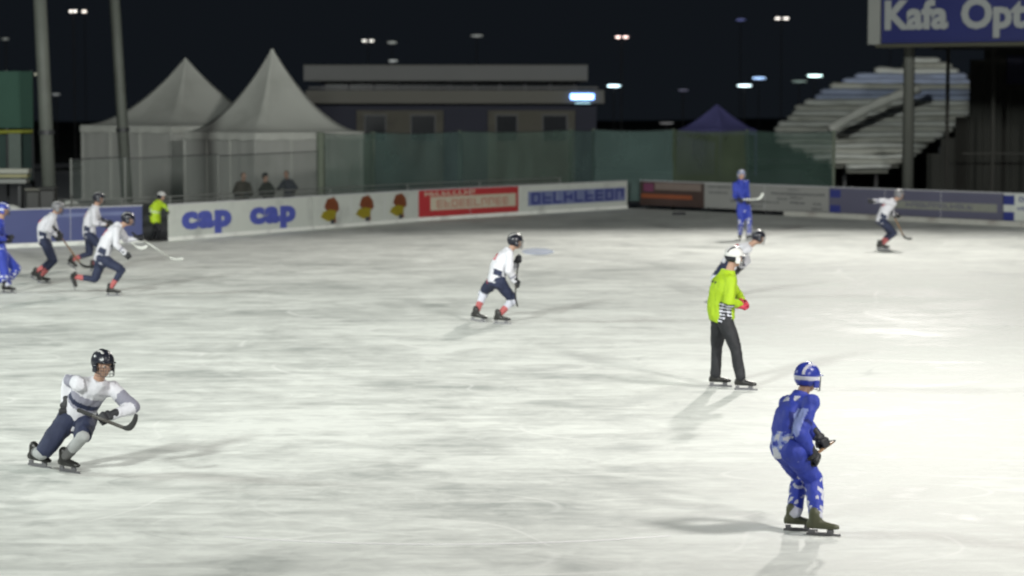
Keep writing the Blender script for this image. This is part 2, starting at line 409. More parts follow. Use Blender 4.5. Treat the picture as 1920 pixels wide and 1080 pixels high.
board(1182, 1302, RW, .5, BBRN, 'dark brown board with a rust stripe, first right of the corner', d_brown, kick=False)
board(1302, 1536, RW, .5, BGRY, 'grey board with rows of small dark writing behind the far blue player', d_grey, kick=False)
board(1536, 1862, RW, .5, BVIO, 'long dull violet board with a pale middle field', d_violet, kick=False)
board(1862, 2040, RW, .5, BW, 'white board with dark blue corner blocks at the right edge', d_white2, kick=False)
# return board at the gap and the low wooden rink edge on the right wall
SARG = mat('rink edge wood', (.40, .40, .37), .6, .15, 2, dirt=(.24, .22, .20))
for i, (pa, pb) in enumerate(((1470, 1580), (1580, 1690), (1690, 1800), (1800, 1915), (1915, 2040))):
    a, _ = on_line(pa, RW); b, _ = on_line(pb, RW); d = (b - a).normalized(); L = (b - a).length - .02
    labs = ['low pale rink edge plank below the grey board', 'low pale rink edge plank left of the white skater at the right', 'low pale rink edge plank just right of the white skater at the right', 'low pale rink edge plank below the right end of the violet board', 'low pale rink edge plank below the white board at the right edge']
    r_ = empty('rink_edge', a, labs[i], 'rink edge', 'low rink edge planks along the right wall', math.atan2(d.y, d.x))
    bm = bmesh.new(); box(bm, V((L / 2, 0, .085)), (L, .04, .17), bev=.008); obj('plank', bm, SARG, r_)
    bm = bmesh.new(); box(bm, V((L / 2, .004, .178)), (L, .07, .014)); obj('capping', bm, BDRK, r_)
    for x in (.3, L - .3):
        bm = bmesh.new(); box(bm, V((x, .06, .07)), (.06, .08, .14)); obj('foot', bm, DKST, r_)

# handrail behind the left boards
def inward(line, px, back):
    q = px
    for _ in range(12):
        a, d = on_line(max(proj(line[0])[0] + 1, min(proj(line[-1])[0] - 1, q)), line); p = a + V((-d.y, d.x, 0)) * back
        q += px - proj(p)[0]
    return p
rr = empty('handrail', inward(LW, 150, .9) * 1.0, 'thin grey tubular handrail running behind the left boards', 'handrail')
pts = [inward(LW, x, .9) for x in (110, 230, 320, 420, 520, 620, 760, 900, 1050)]
for hh in (1.18, 1.05):
    bm = bmesh.new(); tube(bm, [p + V((0, 0, hh)) - rr.location for p in pts], .022, 8); obj('rail', bm, STEEL, rr)
for p in pts:
    bm = bmesh.new(); tube(bm, [p - rr.location + V((0, 0, -.05)), p - rr.location + V((0, 0, 1.18))], .025, 8); obj('post', bm, STEEL, rr)

# ------------------------------------------------------------------ green wind net
NETS = [mat('green net a', (.082, .130, .108), .8, .3, .6, alpha=.68), mat('green net b', (.064, .108, .100), .8, .3, .5, alpha=.72), mat('green net c', (.072, .098, .060), .8, .3, .5, alpha=.80), mat('green net d', (.045, .082, .068), .8, .3, .5, alpha=.66)]
fr = empty('net_fence', inward(LW, 610, 1.6), 'tall dark green wind net on posts, from the tents to the snowy terrace', 'net fence')
npx = [(602, LW), (700, LW), (862, LW), (1070, LW), (1176, LW), (1262, RW), (1400, RW), (1562, RW)]
npt = [inward(l_, x, 1.6) if l_ is LW else inward(l_, x, 1.6) for x, l_ in npx]
HN = 2.88
for i, p in enumerate(npt):
    bm = bmesh.new(); q = p - fr.location; tube(bm, [q + V((0, 0, -.05)), q + V((0, 0, HN + .04))], .06 if i else .13, 8); obj('post', bm, mat('net post', (.10, .12, .09), .7), fr)
for i in range(len(npt) - 1):
    a, b = npt[i] - fr.location, npt[i + 1] - fr.location
    bm = bmesh.new(); nn = max(8, int((b - a).length / .25)); g = []
    d = (b - a).normalized(); nr = V((d.y, -d.x, 0))
    for j in range(7):
        row = []
        for k in range(nn + 1):
            t = k / nn; zz = .25 + (HN - .25) * j / 6 - (.06 * math.sin(math.pi * t) if j == 6 else 0)
            row.append(bm.verts.new(a.lerp(b, t) + V((0, 0, zz)) + nr * (.10 * noise.noise(V((t * nn * .35 + i * 9, j * .5, 1))) + .08)))
        g.append(row)
    for j in range(6):
        for k in range(nn): bm.faces.new((g[j][k], g[j][k + 1], g[j + 1][k + 1], g[j + 1][k]))
    obj('net_panel', bm, NETS[[0, 1, 0, 1, 2, 2, 3][i] if i != 4 else 1], fr, True)
    bm = bmesh.new(); tube(bm, [a + V((0, 0, HN + .01)), (a + b) / 2 + V((0, 0, HN - .045)), b + V((0, 0, HN + .01))], .014, 6); obj('top_wire', bm, DKST, fr)
# see-through net with wires to the left of the tent post
fr2 = empty('net_fence', inward(LW, 300, 1.6), 'fine see-through grey net with thin wires in front of the tents', 'net fence')
FN = mat('fine grey net', (.10, .12, .11), .8, .2, 2, alpha=.28)
p2 = [inward(LW, x, 1.6) for x in (135, 236, 410, 602)]
for i in range(3):
    a, b = p2[i] - fr2.location, p2[i + 1] - fr2.location
    bm = bmesh.new(); bm.faces.new([bm.verts.new(q) for q in (a + V((0, 0, .3)), b + V((0, 0, .3)), b + V((0, 0, 2.30)), a + V((0, 0, 2.25)))]); obj('net_panel', bm, FN, fr2)
    bm = bmesh.new(); tube(bm, [a + V((0, 0, 2.27)), b + V((0, 0, 2.32))], .016, 6); obj('top_wire', bm, DKST, fr2)
for p in p2[:3]:
    bm = bmesh.new(); q = p - fr2.location; tube(bm, [q + V((0, 0, -.05)), q + V((0, 0, 2.3))], .03, 8); obj('post', bm, STEEL, fr2)

# ------------------------------------------------------------------ tents
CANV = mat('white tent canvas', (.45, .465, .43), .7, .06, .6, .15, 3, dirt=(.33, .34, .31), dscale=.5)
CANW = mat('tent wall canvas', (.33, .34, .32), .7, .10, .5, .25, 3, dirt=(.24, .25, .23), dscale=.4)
BLUC = mat('violet blue canopy', (.14, .14, .36), .7, .1, 1)
def tent(Nc, phi, s, eh, ah, label, cm=CANV, wm=CANW, walls=(0, 1, 2, 3), name='pagoda_tent', pw=1.8, val=.24, cat='tent', grp='white pagoda tents beyond the left boards'):
    u = V((math.cos(phi), math.sin(phi), 0)); v = V((-math.sin(phi), math.cos(phi), 0)); c = Nc + (u + v) * s / 2
    root = empty(name, V((c.x, c.y, -.05)), label, cat, grp, phi)
    hs = s / 2; n = 24
    bm = bmesh.new(); K = 10; rings = []
    for i in range(n + 1):
        r = 1 - (i / n) ** .8 if i < n else 0.02
        row = []
        for sd in range(4):
            for k in range(K):
                t = -1 + 2 * k / K; x, y = [(t, -1), (1, t), (-t, 1), (-1, -t)][sd]; mn = abs(t)
                z = eh + (ah - eh) * (1 - r) ** pw - .09 * (1 - mn ** 2) * math.sin(math.pi * min(1, r * 1.1))
                z += .02 * noise.noise(V((x * r * 4, y * r * 4, eh)))
                row.append(bm.verts.new((x * r * hs, y * r * hs, z)))
        rings.append(row)
    for a_, b_ in zip(rings, rings[1:]):
        for k in range(4 * K): bm.faces.new((a_[k], a_[(k + 1) % (4 * K)], b_[(k + 1) % (4 * K)], b_[k]))
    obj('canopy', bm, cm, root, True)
    bm = bmesh.new(); capsule(bm, V((0, 0, ah - .30)), V((0, 0, ah - .10)), .10, .08); obj('finial', bm, cm, root, True)
    cs = [V((-hs, -hs, 0)), V((hs, -hs, 0)), V((hs, hs, 0)), V((-hs, hs, 0))]
    for i in range(4):
        a, b = cs[i], cs[(i + 1) % 4]; d = (b - a).normalized(); nr = V((d.y, -d.x, 0))
        bm = bmesh.new(); m = 24; T = []; B = []
        for k in range(m + 1):
            p = a.lerp(b, k / m); T.append(bm.verts.new(p + V((0, 0, eh)) + nr * .015)); B.append(bm.verts.new(p + nr * (.03 + .012 * math.sin(k * 1.7)) + V((0, 0, eh - val - .05 * abs(math.sin(math.pi * k * 4 / m))))))
        for k in range(m): bm.faces.new((B[k], B[k + 1], T[k + 1], T[k]))
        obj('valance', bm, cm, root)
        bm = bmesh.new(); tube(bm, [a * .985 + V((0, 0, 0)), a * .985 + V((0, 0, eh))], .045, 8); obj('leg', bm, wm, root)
        if i in walls:
            bm = bmesh.new(); m = 40; T = []; B = []
            for k in range(m + 1):
                p = (a.lerp(b, k / m)) * .985; w_ = nr * (.035 * noise.noise(V((k * .45, i * 4, s))))
                T.append(bm.verts.new(p + V((0, 0, eh - .06)) + w_ * .3)); B.append(bm.verts.new(p + V((0, 0, .03)) + w_))
            for k in range(m): bm.faces.new((B[k], B[k + 1], T[k + 1], T[k]))
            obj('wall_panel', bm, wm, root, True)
            for t_ in (.33, .66):
                p = a.lerp(b, t_) * .985 + nr * .03
                bm = bmesh.new(); box(bm, p + V((0, 0, eh / 2)), (.03, .03, eh - .3)); obj('seam', bm, cm, root)
    return root
X1 = (479 - 960) * 84 / F * 1.0
tent(V((X1, 84, 0)), R(40), 4.8, 2.86, 5.95, 'right-hand white pagoda tent with a tall pointed roof, nearer the rink')
tent(V(((322 - 960) * 90 / F, 90, 0)), R(45), 6.0, 3.05, 5.75, 'left-hand white pagoda tent, wider and partly hidden by the nearer tent')
tent(V(((1350 - 960) * 128 / F, 128, 0)), R(45), 3.1, 2.55, 3.95, 'small violet-blue gazebo roof peeping over the green net', BLUC, BLUC, (2,), 'gazebo', 1.25, cat='gazebo', grp=None)

# ------------------------------------------------------------------ low flat-roofed building
WCR = mat('cream render', (.080, .077, .062), .8, .1, .5, dirt=(.055, .052, .045))
FAS = mat('grey fascia', (.088, .092, .094), .6, .1, .4)
FAS2 = mat('warm grey fascia', (.094, .092, .078), .6, .1, .4)
NAVW = mat('dark blue cladding', (.012, .014, .030), .7, .2, .5)
DGL = mat('dark window glass', (.008, .010, .014), .12, .1, 1, spec=.6)
YB = 112.0
def bx(px): return (px - 960) * YB / F
def bz_(py): return CH + (HZ - py) * YB / F
BR = empty('flat_roofed_building', V((0, YB, -.05)), 'low two-storey building with pale horizontal roof bands beyond the net', 'building')
def bpart(name, m, x0, x1, z0, z1, y0, y1, parent=BR, bev=0.0):
    bm = bmesh.new(); box(bm, V(((x0 + x1) / 2, (y0 + y1) / 2, (z0 + z1) / 2)), (x1 - x0, y1 - y0, z1 - z0), bev=bev); return obj(name, bm, m, parent)
bpart('wall', NAVW, bx(585), bx(1118), 0, bz_(192) - .002, 0, 9)
bpart('terrace_fascia', FAS2, bx(578), bx(1131), bz_(192), bz_(168), -.9, 9.2)
bpart('terrace_edge', FAS, bx(582), bx(1120), bz_(164.5), bz_(161), -.55, -.5)
for k in range(16):
    x = bx(565) + (bx(1115) - bx(565)) * k / 15
    bpart('terrace_post', DKST, x, x + .04, bz_(168) + .002, bz_(161) - .003, -.53, -.49)
bpart('upper_wall', NAVW, bx(600), bx(1085), bz_(168) + .003, bz_(150) - .003, 1.2, 8)
for k in range(10):
    x0 = bx(606 + k * 47.5); f_ = bpart('window', DKST, x0, x0 + 1.15, bz_(167), bz_(151), 1.14, 1.2 - .002); bpart('pane', DGL, x0 + .05, x0 + 1.1, bz_(166.3), bz_(151.6), 1.12, 1.138, f_)
bpart('roof_fascia', mat('pale roof band', (.115, .12, .12), .6, .12, .4), bx(572), bx(1101), bz_(150), bz_(122), -.3, 8.6)
bpart('roof_capping', FAS2, bx(571), bx(1102), bz_(122) + .002, bz_(120.5), -.34, 8.64)
for (a, b) in ((670, 832), (915, 1078)):
    bay = bpart('wall_bay', WCR, bx(a), bx(b), .02, bz_(205), -.25, -.003)
    for (c, d_) in ((a + 14, a + 56), (b - 62, b - 14)):
        f_ = bpart('window_frame', FAS, bx(c), bx(d_), bz_(262), bz_(213), -.31, -.253, bay); 
        bm = bmesh.new(); box(bm, V(((bx(c) + bx(d_)) / 2, -.33, bz_(211.5))), (bx(d_) - bx(c) + .2, .16, .05)); obj('window_hood', bm, FAS2, bay)
        o = bpart('window', DGL, bx(c) + .06, bx(d_) - .06, bz_(261), bz_(215), -.33, -.313)
SGN = mat('blue lit sign', (.1, .2, .9), .4, 0, emit=(.22, .42, 1.0), estr=5.0)
SGW = mat('sign tube core', (.9, .95, 1), .4, 0, emit=(.65, .92, 1.0), estr=9)
ls = empty('lit_sign', V((bx(1090), YB - 1.02, bz_(181.5))), 'small glowing blue sign on the right end of the building', 'sign')
bm = bmesh.new(); box(bm, V((0, 0, 0)), (1.12, .12, .28), bev=.04); obj('sign_case', bm, SGN, ls)
bm = bmesh.new(); tube(bm, [V((-.44, -.075, -.02)), V((.44, -.075, -.02))], .05, 8); obj('light_tube', bm, SGW, ls)
bm = bmesh.new(); box(bm, V((.02, -.02, -.30)), (.7, .05, .05)); obj('lower_light_strip', bm, mat('dim tube', (.3, .5, .6), .4, 0, emit=(.4, .7, .8), estr=1.2), ls)

# ------------------------------------------------------------------ distant street lamps on the hill
def lamp_mat(name, c, s): return mat(name, (.8, .8, .8), .4, 0, emit=c, estr=s * .8)
lamps = [
 (137, 21, .55, (1, .93, .85), 5, 'bright warm twin lamp high on the dark hill at the upper left', 1), (158, 21.5, .5, (1, .9, .8), 4, None, 0),
 (72, 139, .6, (.8, .8, .6), 1.0, 'dim yellowish twin lamp just right of the far left pole', 1), (105, 177, .9, (.5, .55, .55), .35, 'very dim lamp right of the far left pole, below the twin lamp', 0),
 (10, 73, .8, (.4, .45, .4), .35, 'very dim lamp at the upper left edge', 0), 
 (690, 76.5, .9, (1, .97, .88), 2.6, 'white lamp high above the left half of the building', 1), (735, 79.5, 1.0, (.5, .55, .5), .7, 'dim lamp just right of the white one above the building', 0),
 (737, 114, 1.0, (.55, .6, .58), .8, 'dim lamp just over the roof of the building', 0), (894, 67, 1.3, (.45, .48, .45), .55, 'faint lamp alone above the middle of the building', 0),
 (1166, 69.5, 1.0, (1, .72, .66), 5, 'pinkish twin lamp to the right above the building', 1), (1389, 37, 1.0, (.12, .16, .6), .5, 'dim deep blue lamp near the top of the picture', 0),
 (1466, 34.5, 1.1, (1, .93, .85), 3.5, 'warm twin lamp near the top, left of the big blue sign', 1),
 (1151, 161, 1.5, (.65, .9, 1), 6.5, 'bluish white lamp just right of the building roof', 0), (1396, 160.5, 1.6, (.75, .95, 1), 6, 'bluish white lamp above the gazebo, lower of a close pair', 0),
 (1423, 146.5, 1.5, (.4, .62, 1), 3, 'blue lamp above the gazebo, upper of a close pair', 0), (1528, 142, 1.7, (.7, .98, .95), 6, 'bright greenish white lamp left of the snowy terrace', 0),
 (1499, 152.5, 1.7, (.3, .45, .4), .6, 'dim green lamp left of the snowy terrace', 0), (1281, 169, 1.1, (.05, .05, .22), .35, 'faint violet lamp between building and gazebo', 0),
 (1250, 231, 1.6, (.25, .25, .28), .25, 'faint grey lamp just over the net, left of the gazebo', 0), (1670, 88, 1.4, (.4, .5, .5), .4, 'faint lamp under the left corner of the blue sign', 0),
]
LP = mat('lamp post', (.02, .02, .022), .7)
for i, (px, py, wd, c, s, lb, twin) in enumerate(lamps):
    k = (HZ - py) / F
    Y = 165.0 + 9.0 * (i * 7 % 9)
    p = P(px, py, Y); gz = hz(Y) - .3
    if lb is None: lb = 'warm lamp close to the bright twin lamp at the upper left, its right neighbour'
    root = empty('street_lamp', V((p.x, p.y, gz)), lb, 'street lamp', 'distant street lamps on the hillside'); H = p.z - gz
    bm = bmesh.new(); tube(bm, [V((0, .15, 0)), V((0, .15, H + .05))], .045, 8); obj('post', bm, LP, root)
    sc_ = Y / 190.0; wd = wd * sc_ * .85
    offs = (-.36 * wd, .36 * wd) if twin else (0,)
    lw = wd * (.5 if twin else .9)
    for q in offs:
        bm = bmesh.new(); box(bm, V((q, .08, H + .07 * sc_)), (lw * 1.05, .3, .06 * sc_)); hd = obj('lamp_head', bm, LP, root)
        bm = bmesh.new(); ellipsoid(bm, Matrix.Translation((q, -.02, H)) @ Matrix.Diagonal((lw / 2, .1, .075 * sc_, 1))); obj('lamp_glass', bm, lamp_mat('lamp glass %d' % i, c, s), hd)

# ------------------------------------------------------------------ snow heap and dark bank
SNOW = mat('piled snow', (.50, .52, .49), .85, .16, .9, .3, 3, dirt=(.24, .25, .22), dscale=.45)
SOIL = mat('dark soil and scrub', (.014, .015, .012), .95, .4, 2, .5, 6)
def heap(name, label, cat, poly, Y, n, rmin, rmax, m, voxel, seed, depth=2.2, ridge=None, sx=1.0):
    rnd = random.Random(seed); c = P(sum(p[0] for p in poly) / len(poly), 330, Y)
    root = V((c.x, Y, -.05)); bm = bmesh.new(); k = 0
    def inside(x, y):
        r_ = False; j = len(poly) - 1
        for i in range(len(poly)):
            (xi, yi), (xj, yj) = poly[i], poly[j]
            if (yi > y) != (yj > y) and x < (xj - xi) * (y - yi) / (yj - yi) + xi: r_ = not r_
            j = i
        return r_
    x0, x1 = min(p[0] for p in poly), max(p[0] for p in poly); y0, y1 = min(p[1] for p in poly), max(p[1] for p in poly)
    ppm = F / Y
    while k < n:
        x, y = rnd.uniform(x0, x1), rnd.uniform(y0, y1); r = rnd.uniform(rmin, rmax)
        rp = r * ppm * .8
        if not (inside(x, y) and inside(x + rp, y) and inside(x - rp, y) and inside(x, y + rp) and inside(x, y - rp)): 
            if rnd.random() < .985: continue
            r *= .5
            if not inside(x, y): continue
        p = P(x, y, Y + rnd.uniform(-depth, depth) * (1 - .35 * (y1 - y) / (y1 - y0)) - (y - y0) / (y1 - y0) * depth * .8) - root
        M = Matrix.Translation(p) @ Matrix.Rotation(rnd.uniform(-.75, .1), 4, 'Y') @ Matrix.Diagonal((r * 1.45 * sx, r, r * .55, 1)); ellipsoid(bm, M, 2); k += 1
    if ridge:
        for i in range(60):
            t = i / 59; x = ridge[0][0] + (ridge[1][0] - ridge[0][0]) * t; y = ridge[0][1] + (ridge[1][1] - ridge[0][1]) * t - 8 * math.sin(math.pi * t)
            p = P(x, y, Y - depth * 1.15) - root; ellipsoid(bm, Matrix.Translation(p) @ Matrix.Diagonal((.34, .55, .17, 1)), 2)
    me = remesh(bm, voxel, 2, .16, 1.9, seed, name)
    for v in me.vertices:
        q = V((v.co.x, v.co.y, v.co.z * 2)) * 3.6; v.co += v.normal * (.07 * noise.noise(q) + .02 * noise.noise(q * 2.4))
    o = link(name, me, None, m); o.location = root; tag(o, label, cat); return o
SN2 = mat('blue grey snow', (.30, .35, .48), .85, .18, .9, .3, 3, dirt=(.20, .23, .30), dscale=.8)
SN3 = mat('old stand snow', (.40, .41, .37), .85, .18, .9, .3, 3, dirt=(.20, .20, .17), dscale=.7)
def lerp_tab(tab, y):
    for (y0, x0), (y1, x1) in zip(tab, tab[1:]):
        if y0 >= y >= y1: return x0 + (x1 - x0) * (y0 - y) / (y0 - y1)
    return tab[-1][1] if y < tab[-1][0] else tab[0][1]
LT = [(330, 1640), (312, 1585), (300, 1540), (262, 1455), (245, 1448), (225, 1470), (200, 1498), (180, 1530), (160, 1565), (140, 1612), (124, 1690), (108, 1712)]
RT = [(330, 1650), (314, 1665), (300, 1700), (288, 1722), (274, 1738), (262, 1756), (248, 1785), (232, 1800), (215, 1820), (180, 1824), (150, 1818), (128, 1796), (108, 1752)]
sg = empty('snowy_terrace', V((P(1640, 330, 99).x, 99, -.05)), 'pale snow-covered stepped terrace sloping up to the right, under the blue sign', 'terrace')
rnd = random.Random(21); NR = 21
for i in range(NR):
    y = 313 - i * (313 - 114) / (NR - 1); Y = 97.5 + i * .30
    xl, xr = lerp_tab(LT, y) + rnd.uniform(-4, 4), lerp_tab(RT, y) + rnd.uniform(-7, 5)
    a, b_ = P(xl, y, Y) - sg.location, P(xr, y, Y) - sg.location; L = (b_ - a).length; n_ = max(8, int(L / .16)); secs = []
    for k in range(n_ + 1):
        t = k / n_; e_ = min(1, min(t, 1 - t) * n_ / 1.5 + .6); q = V((a.x * 1.3 + t * L, i * 2.3, 4)); hgt = (.17 if i > 5 else .14) + .035 * noise.noise(q * .8) + .03 * noise.noise(q * 2.7)
        c_ = a.lerp(b_, t) + V((0, .12 * noise.noise(q * 1.3), .07 * noise.noise(q * .6 + V((9, 0, 0))) + 0))
        secs.append((c_, V((0, 1, 0)), V((0, 0, 1)), .42 * e_ ** .5, max(.03, hgt) * e_))
    bm = bmesh.new(); ringloft(bm, secs, 12); obj('snowy_step', bm, SN2 if 13 <= i <= 18 and i % 3 else (SN3 if i % 2 else SNOW), sg, True)
    bm = bmesh.new(); box(bm, (a + b_) / 2 + V((0, .30, -.16)), (L * .93, .34, .20)); obj('riser', bm, mat('grey riser board', (.15, .155, .135), .8, .2, 2), sg)
secs = []
for k in range(15):
    t = k / 14; x = 1556 + (1722 - 1556) * t; y = 243 - (243 - 166) * t - 7 * math.sin(math.pi * t); secs.append(P(x, y, 96.6 + 1.2 * t) - sg.location)
bm = bmesh.new(); tube(bm, secs, [.17 + .06 * math.sin(3 + k) ** 2 for k in range(15)], 10); obj('stair_wall', bm, mat('bright packed snow', (.62, .63, .58), .8, .1, 2), sg, True)
for px in (1590, 1650, 1712, 1770):
    p_ = P(px, 300, 99.5) - sg.location; bm = bmesh.new(); box(bm, V((p_.x, p_.y + 1, 1.0 if px < 1700 else 1.6)), (.14, .14, 2.0 if px < 1700 else 3.2)); obj('support', bm, DKST, sg)
heap('earth_bank', 'dark scrubby earth bank below and behind the snowy terrace', 'bank',
     [(1500, 345), (1540, 290), (1640, 270), (1760, 150), (1850, 120), (1990, 120), (1990, 350), (1700, 375)], 108.5, 200, .6, 1.2, SOIL, .22, 5, 1.0)

# ------------------------------------------------------------------ big blue sign and dark stand
SBL = mat('sign deep blue', (.010, .014, .085), .4, .1, .6)
SWH = mat('sign white letters', (.20, .215, .215), .5, .08, 2)
SSD = mat('sign frame', (.17, .18, .17), .5, .1, 1)
a = P(1652, 82, 77.5); b = P(2240, 64, 72.0)
ang = math.atan2(b.y - a.y, b.x - a.x); L = math.hypot(b.x - a.x, b.y - a.y); z0 = a.z
root = empty('roof_sign', V((a.x, a.y, z0)), 'large blue rooftop sign with pale lettering at the upper right', 'sign', None, ang)
bm = bmesh.new(); box(bm, V((L / 2, .25, .95)), (L - .02, .5, 1.88)); obj('sign_panel', bm, SBL, root)
bm = bmesh.new(); box(bm, V((-.22, .2, .95)), (.42, .62, 1.95), bev=.01); obj('end_frame', bm, SSD, root)
bm = bmesh.new(); box(bm, V((L / 2, .25, -.07)), (L + .3, .7, .12)); obj('bottom_frame', bm, mat('olive steel', (.035, .035, .022), .6), root)
for t_, xx, s_ in (('Kafa', 1.20, 1.26), ('Optik', 4.30, 1.30)):
    me = text_mesh(t_, s_, .05, .02); o = link('lettering', me, root, SWH); o.rotation_euler = (R(90), 0, 0); o.location = (xx, -.03, .87)
DKW = mat('dark timber cladding', (.016, .017, .014), .8, .3, 1.0)
DK2 = mat('dark blue tarp', (.010, .012, .035), .7)
st = empty('grandstand', P(1900, 330, 90) * 1.0, 'dark unlit timber stand below the blue sign at the right edge', 'grandstand'); st.location.z = -.05
def sx_(px, Y=90): return (px - 1900) * Y / F
for k in range(12):
    x0 = sx_(1738 + k * 26); bm = bmesh.new(); top = CH + (HZ - (90 if k > 3 else 110)) * 90 / F
    hh = top if k > 2 else [2.0, 2.6, 3.4][k]
    box(bm, V((x0 + .26, .02 * (k % 2), hh / 2)), (.52, .06, hh)); obj('board', bm, DKW, st)
bm = bmesh.new(); box(bm, V((sx_(1925), -1.2, 6.05)), (sx_(2080) - sx_(1725), 3.0, .18)); obj('roof', bm, DKW, st)
for px in (1752, 1835, 1918):
    bm = bmesh.new(); box(bm, V((sx_(px), -2.5, 3.0)), (.12, .12, 6.0)); obj('roof_post', bm, mat('stand post', (.022, .022, .018), .7), st)
bm = bmesh.new(); tube(bm, [V((sx_(1780), -2.62, 2.05)), V((sx_(2010), -2.62, 2.05))], .03, 8); obj('rail', bm, mat('dull rail', (.05, .05, .045), .6), st)
bm = bmesh.new(); box(bm, V((sx_(1905), -.12, 5.2)), (.9, .05, 1.1)); obj('blue_tarpaulin', bm, DK2, st)
for k, px in enumerate((1735, 1775, 1830, 1880)):
    bm = bmesh.new(); box(bm, V((sx_(px), -1.8 + .3 * (k % 2), .5)), (.9, .4, .08)); box(bm, V((sx_(px), -1.8 + .3 * (k % 2), .25)), (.1, .3, .45)); obj('bench', bm, DKW, st)

# ------------------------------------------------------------------ clutter at the left edge
GN = mat('teal green sheet', (.020, .060, .042), .8, .2, .5, alpha=.93)
YR = mat('yellow green rail', (.16, .17, .02), .5)
cg = empty('green_screen', P(30, 330, 68) * 1.0, 'tall dark green screen with a yellow rail at the left edge', 'screen'); cg.location.z = -.05
def lx(px): return (px - 30) * 68 / F
def lz(py): return CH + (HZ - py) * 68 / F + .05
bm = bmesh.new(); box(bm, V(((lx(-40) + lx(64)) / 2, 0, (lz(240) + lz(134)) / 2)), (lx(64) - lx(-40), .03, lz(134) - lz(240))); obj('upper_sheet', bm, GN, cg)
bm = bmesh.new(); box(bm, V(((lx(-40) + lx(62)) / 2, .1, (lz(345) + lz(250)) / 2)), (lx(62) - lx(-40), .03, lz(250) - lz(345))); obj('lower_sheet', bm, mat('dark teal sheet', (.012, .030, .026), .8), cg)
bm = bmesh.new(); tube(bm, [V((lx(-40), -.06, lz(248))), V((lx(64), -.06, lz(246)))], .055, 8); obj('yellow_rail', bm, YR, cg)
for px in (-38, 14, 62):
    bm = bmesh.new(); tube(bm, [V((lx(px), .05, 0)), V((lx(px), .05, lz(132)))], .04, 8); obj('post', bm, DKST, cg)
bm = bmesh.new(); box(bm, V((lx(30), -.1, (lz(340) + lz(250)) / 2)), (.36, .04, lz(250) - lz(340))); obj('pale_strip', bm, mat('grey green strip', (.06, .08, .07), .7), cg)
PLK = [mat('pale plank', (.30, .31, .27), .7, .1, 2), mat('yellowed plank', (.26, .25, .14), .7, .1, 2), mat('grey plank', (.20, .21, .20), .7, .1, 2)]
pk = empty('plank_stack', P(15, 350, 66) * 1.0, 'stack of pale planks on a trestle at the left edge', 'plank stack'); pk.location.z = -.05
for k, (py, th) in enumerate(((320, .13), (329, .09), (339, .12))):
    bm = bmesh.new(); z = CH + (HZ - py) * 66 / F + .05; box(bm, V((-.15 + .02 * k, 0, z)), (1.55 - .1 * k, .5, th), bev=.01); obj('plank', bm, PLK[k], pk)
for x in (-.7, .35):
    bm = bmesh.new(); box(bm, V((x, .05, .78)), (.08, .4, 1.56)); obj('trestle', bm, DKST, pk)
DB = mat('black plastic bin', (.02, .021, .02), .5, .3, 3); DBL = mat('brown grey lid', (.10, .10, .085), .6)
for (px, wd, hh, lb) in ((64, .42, 1.52, 'tall dark equipment bin with a pale lid, left of a pair behind the boards'), (91, .46, 1.55, 'black equipment bin at the foot of the far left pole')):
    p = P(px, 380, 63.4); rb = empty('equipment_bin', V((p.x, p.y, -.05)), lb, 'bin', 'two dark bins behind the left boards')
    bm = bmesh.new(); box(bm, V((0, 0, hh / 2)), (wd * .92, .5, hh), bev=.05); obj('body', bm, DB, rb)
    bm = bmesh.new(); box(bm, V((0, 0, hh + .035)), (wd, .55, .07), bev=.025); obj('lid', bm, DBL if px < 80 else DB, rb)
    for x in (-.15, .15):
        bm = bmesh.new(); tube(bm, [V((x - .03, -.22, .05)), V((x + .03, -.22, .05))], .05, 10); obj('wheel', bm, DB, rb)
def lump(name, label, cat, p, s, m, seed):
    rnd = random.Random(seed); bm = bmesh.new()
    for i in range(16): ellipsoid(bm, Matrix.Translation((rnd.uniform(-.4, .4) * s[0], rnd.uniform(-.3, .3) * s[1], s[2] * rnd.uniform(.1, .6))) @ Matrix.Diagonal((s[0] * rnd.uniform(.2, .4), s[1] * .35, s[2] * rnd.uniform(.25, .42), 1)))
    o = link(name, remesh(bm, .05, 2, .03, 4, seed, name), None, m); o.location = p; return tag(o, label, cat, 'small snow lumps behind the left boards')
lump('snow_lump', 'grey snow lump behind the blue board at the left edge', 'snow', V((P(8, 380, 62.9).x, 62.9, 0)), (1.1, .8, 1.35), SNOW, 1)
lump('snow_lump', 'grey snow lump behind the boards right of the dark bins', 'snow', V((P(134, 380, 65).x, 66.2, 0)), (1.1, .9, 1.25), SNOW, 2)

# ------------------------------------------------------------------ people
SKIN = mat('skin', (.36, .22, .16), .55, .08, 20)
LIPM = mat('eye', (.03, .025, .02), .2)
HAIRM = mat('dark hair', (.03, .022, .015), .7)
W_ = mat('white jersey', (.56, .56, .60), .75, .05, 6, .2, 60)
W2 = mat('grey white panel', (.22, .22, .27), .75, .05, 6)
NV = mat('navy cloth', (.018, .024, .055), .75, .25, 8, .2, 50)
RD = mat('red print', (.42, .035, .05), .6)
PK = mat('faded red sock', (.38, .10, .10), .75, .2, 12)
BL = mat('royal blue cloth', (.026, .046, .33), .65, .22, 7, .25, 50)
BLD = mat('dark blue cloth', (.012, .02, .16), .65, .2, 7)
LBL = mat('pale blue print', (.22, .27, .55), .65)
WP = mat('white print', (.50, .51, .58), .65)
LIME = mat('lime referee jersey', (.28, .42, .008), .7, .08, 6, .2, 50)
BK = mat('black cloth', (.012, .013, .016), .7, .3, 8, .2, 50)
HBK = mat('black helmet', (.013, .014, .022), .3, .1); HWH = mat('white helmet', (.50, .50, .49), .35, .05); HBL = mat('blue helmet', (.026, .042, .28), .3, .1)
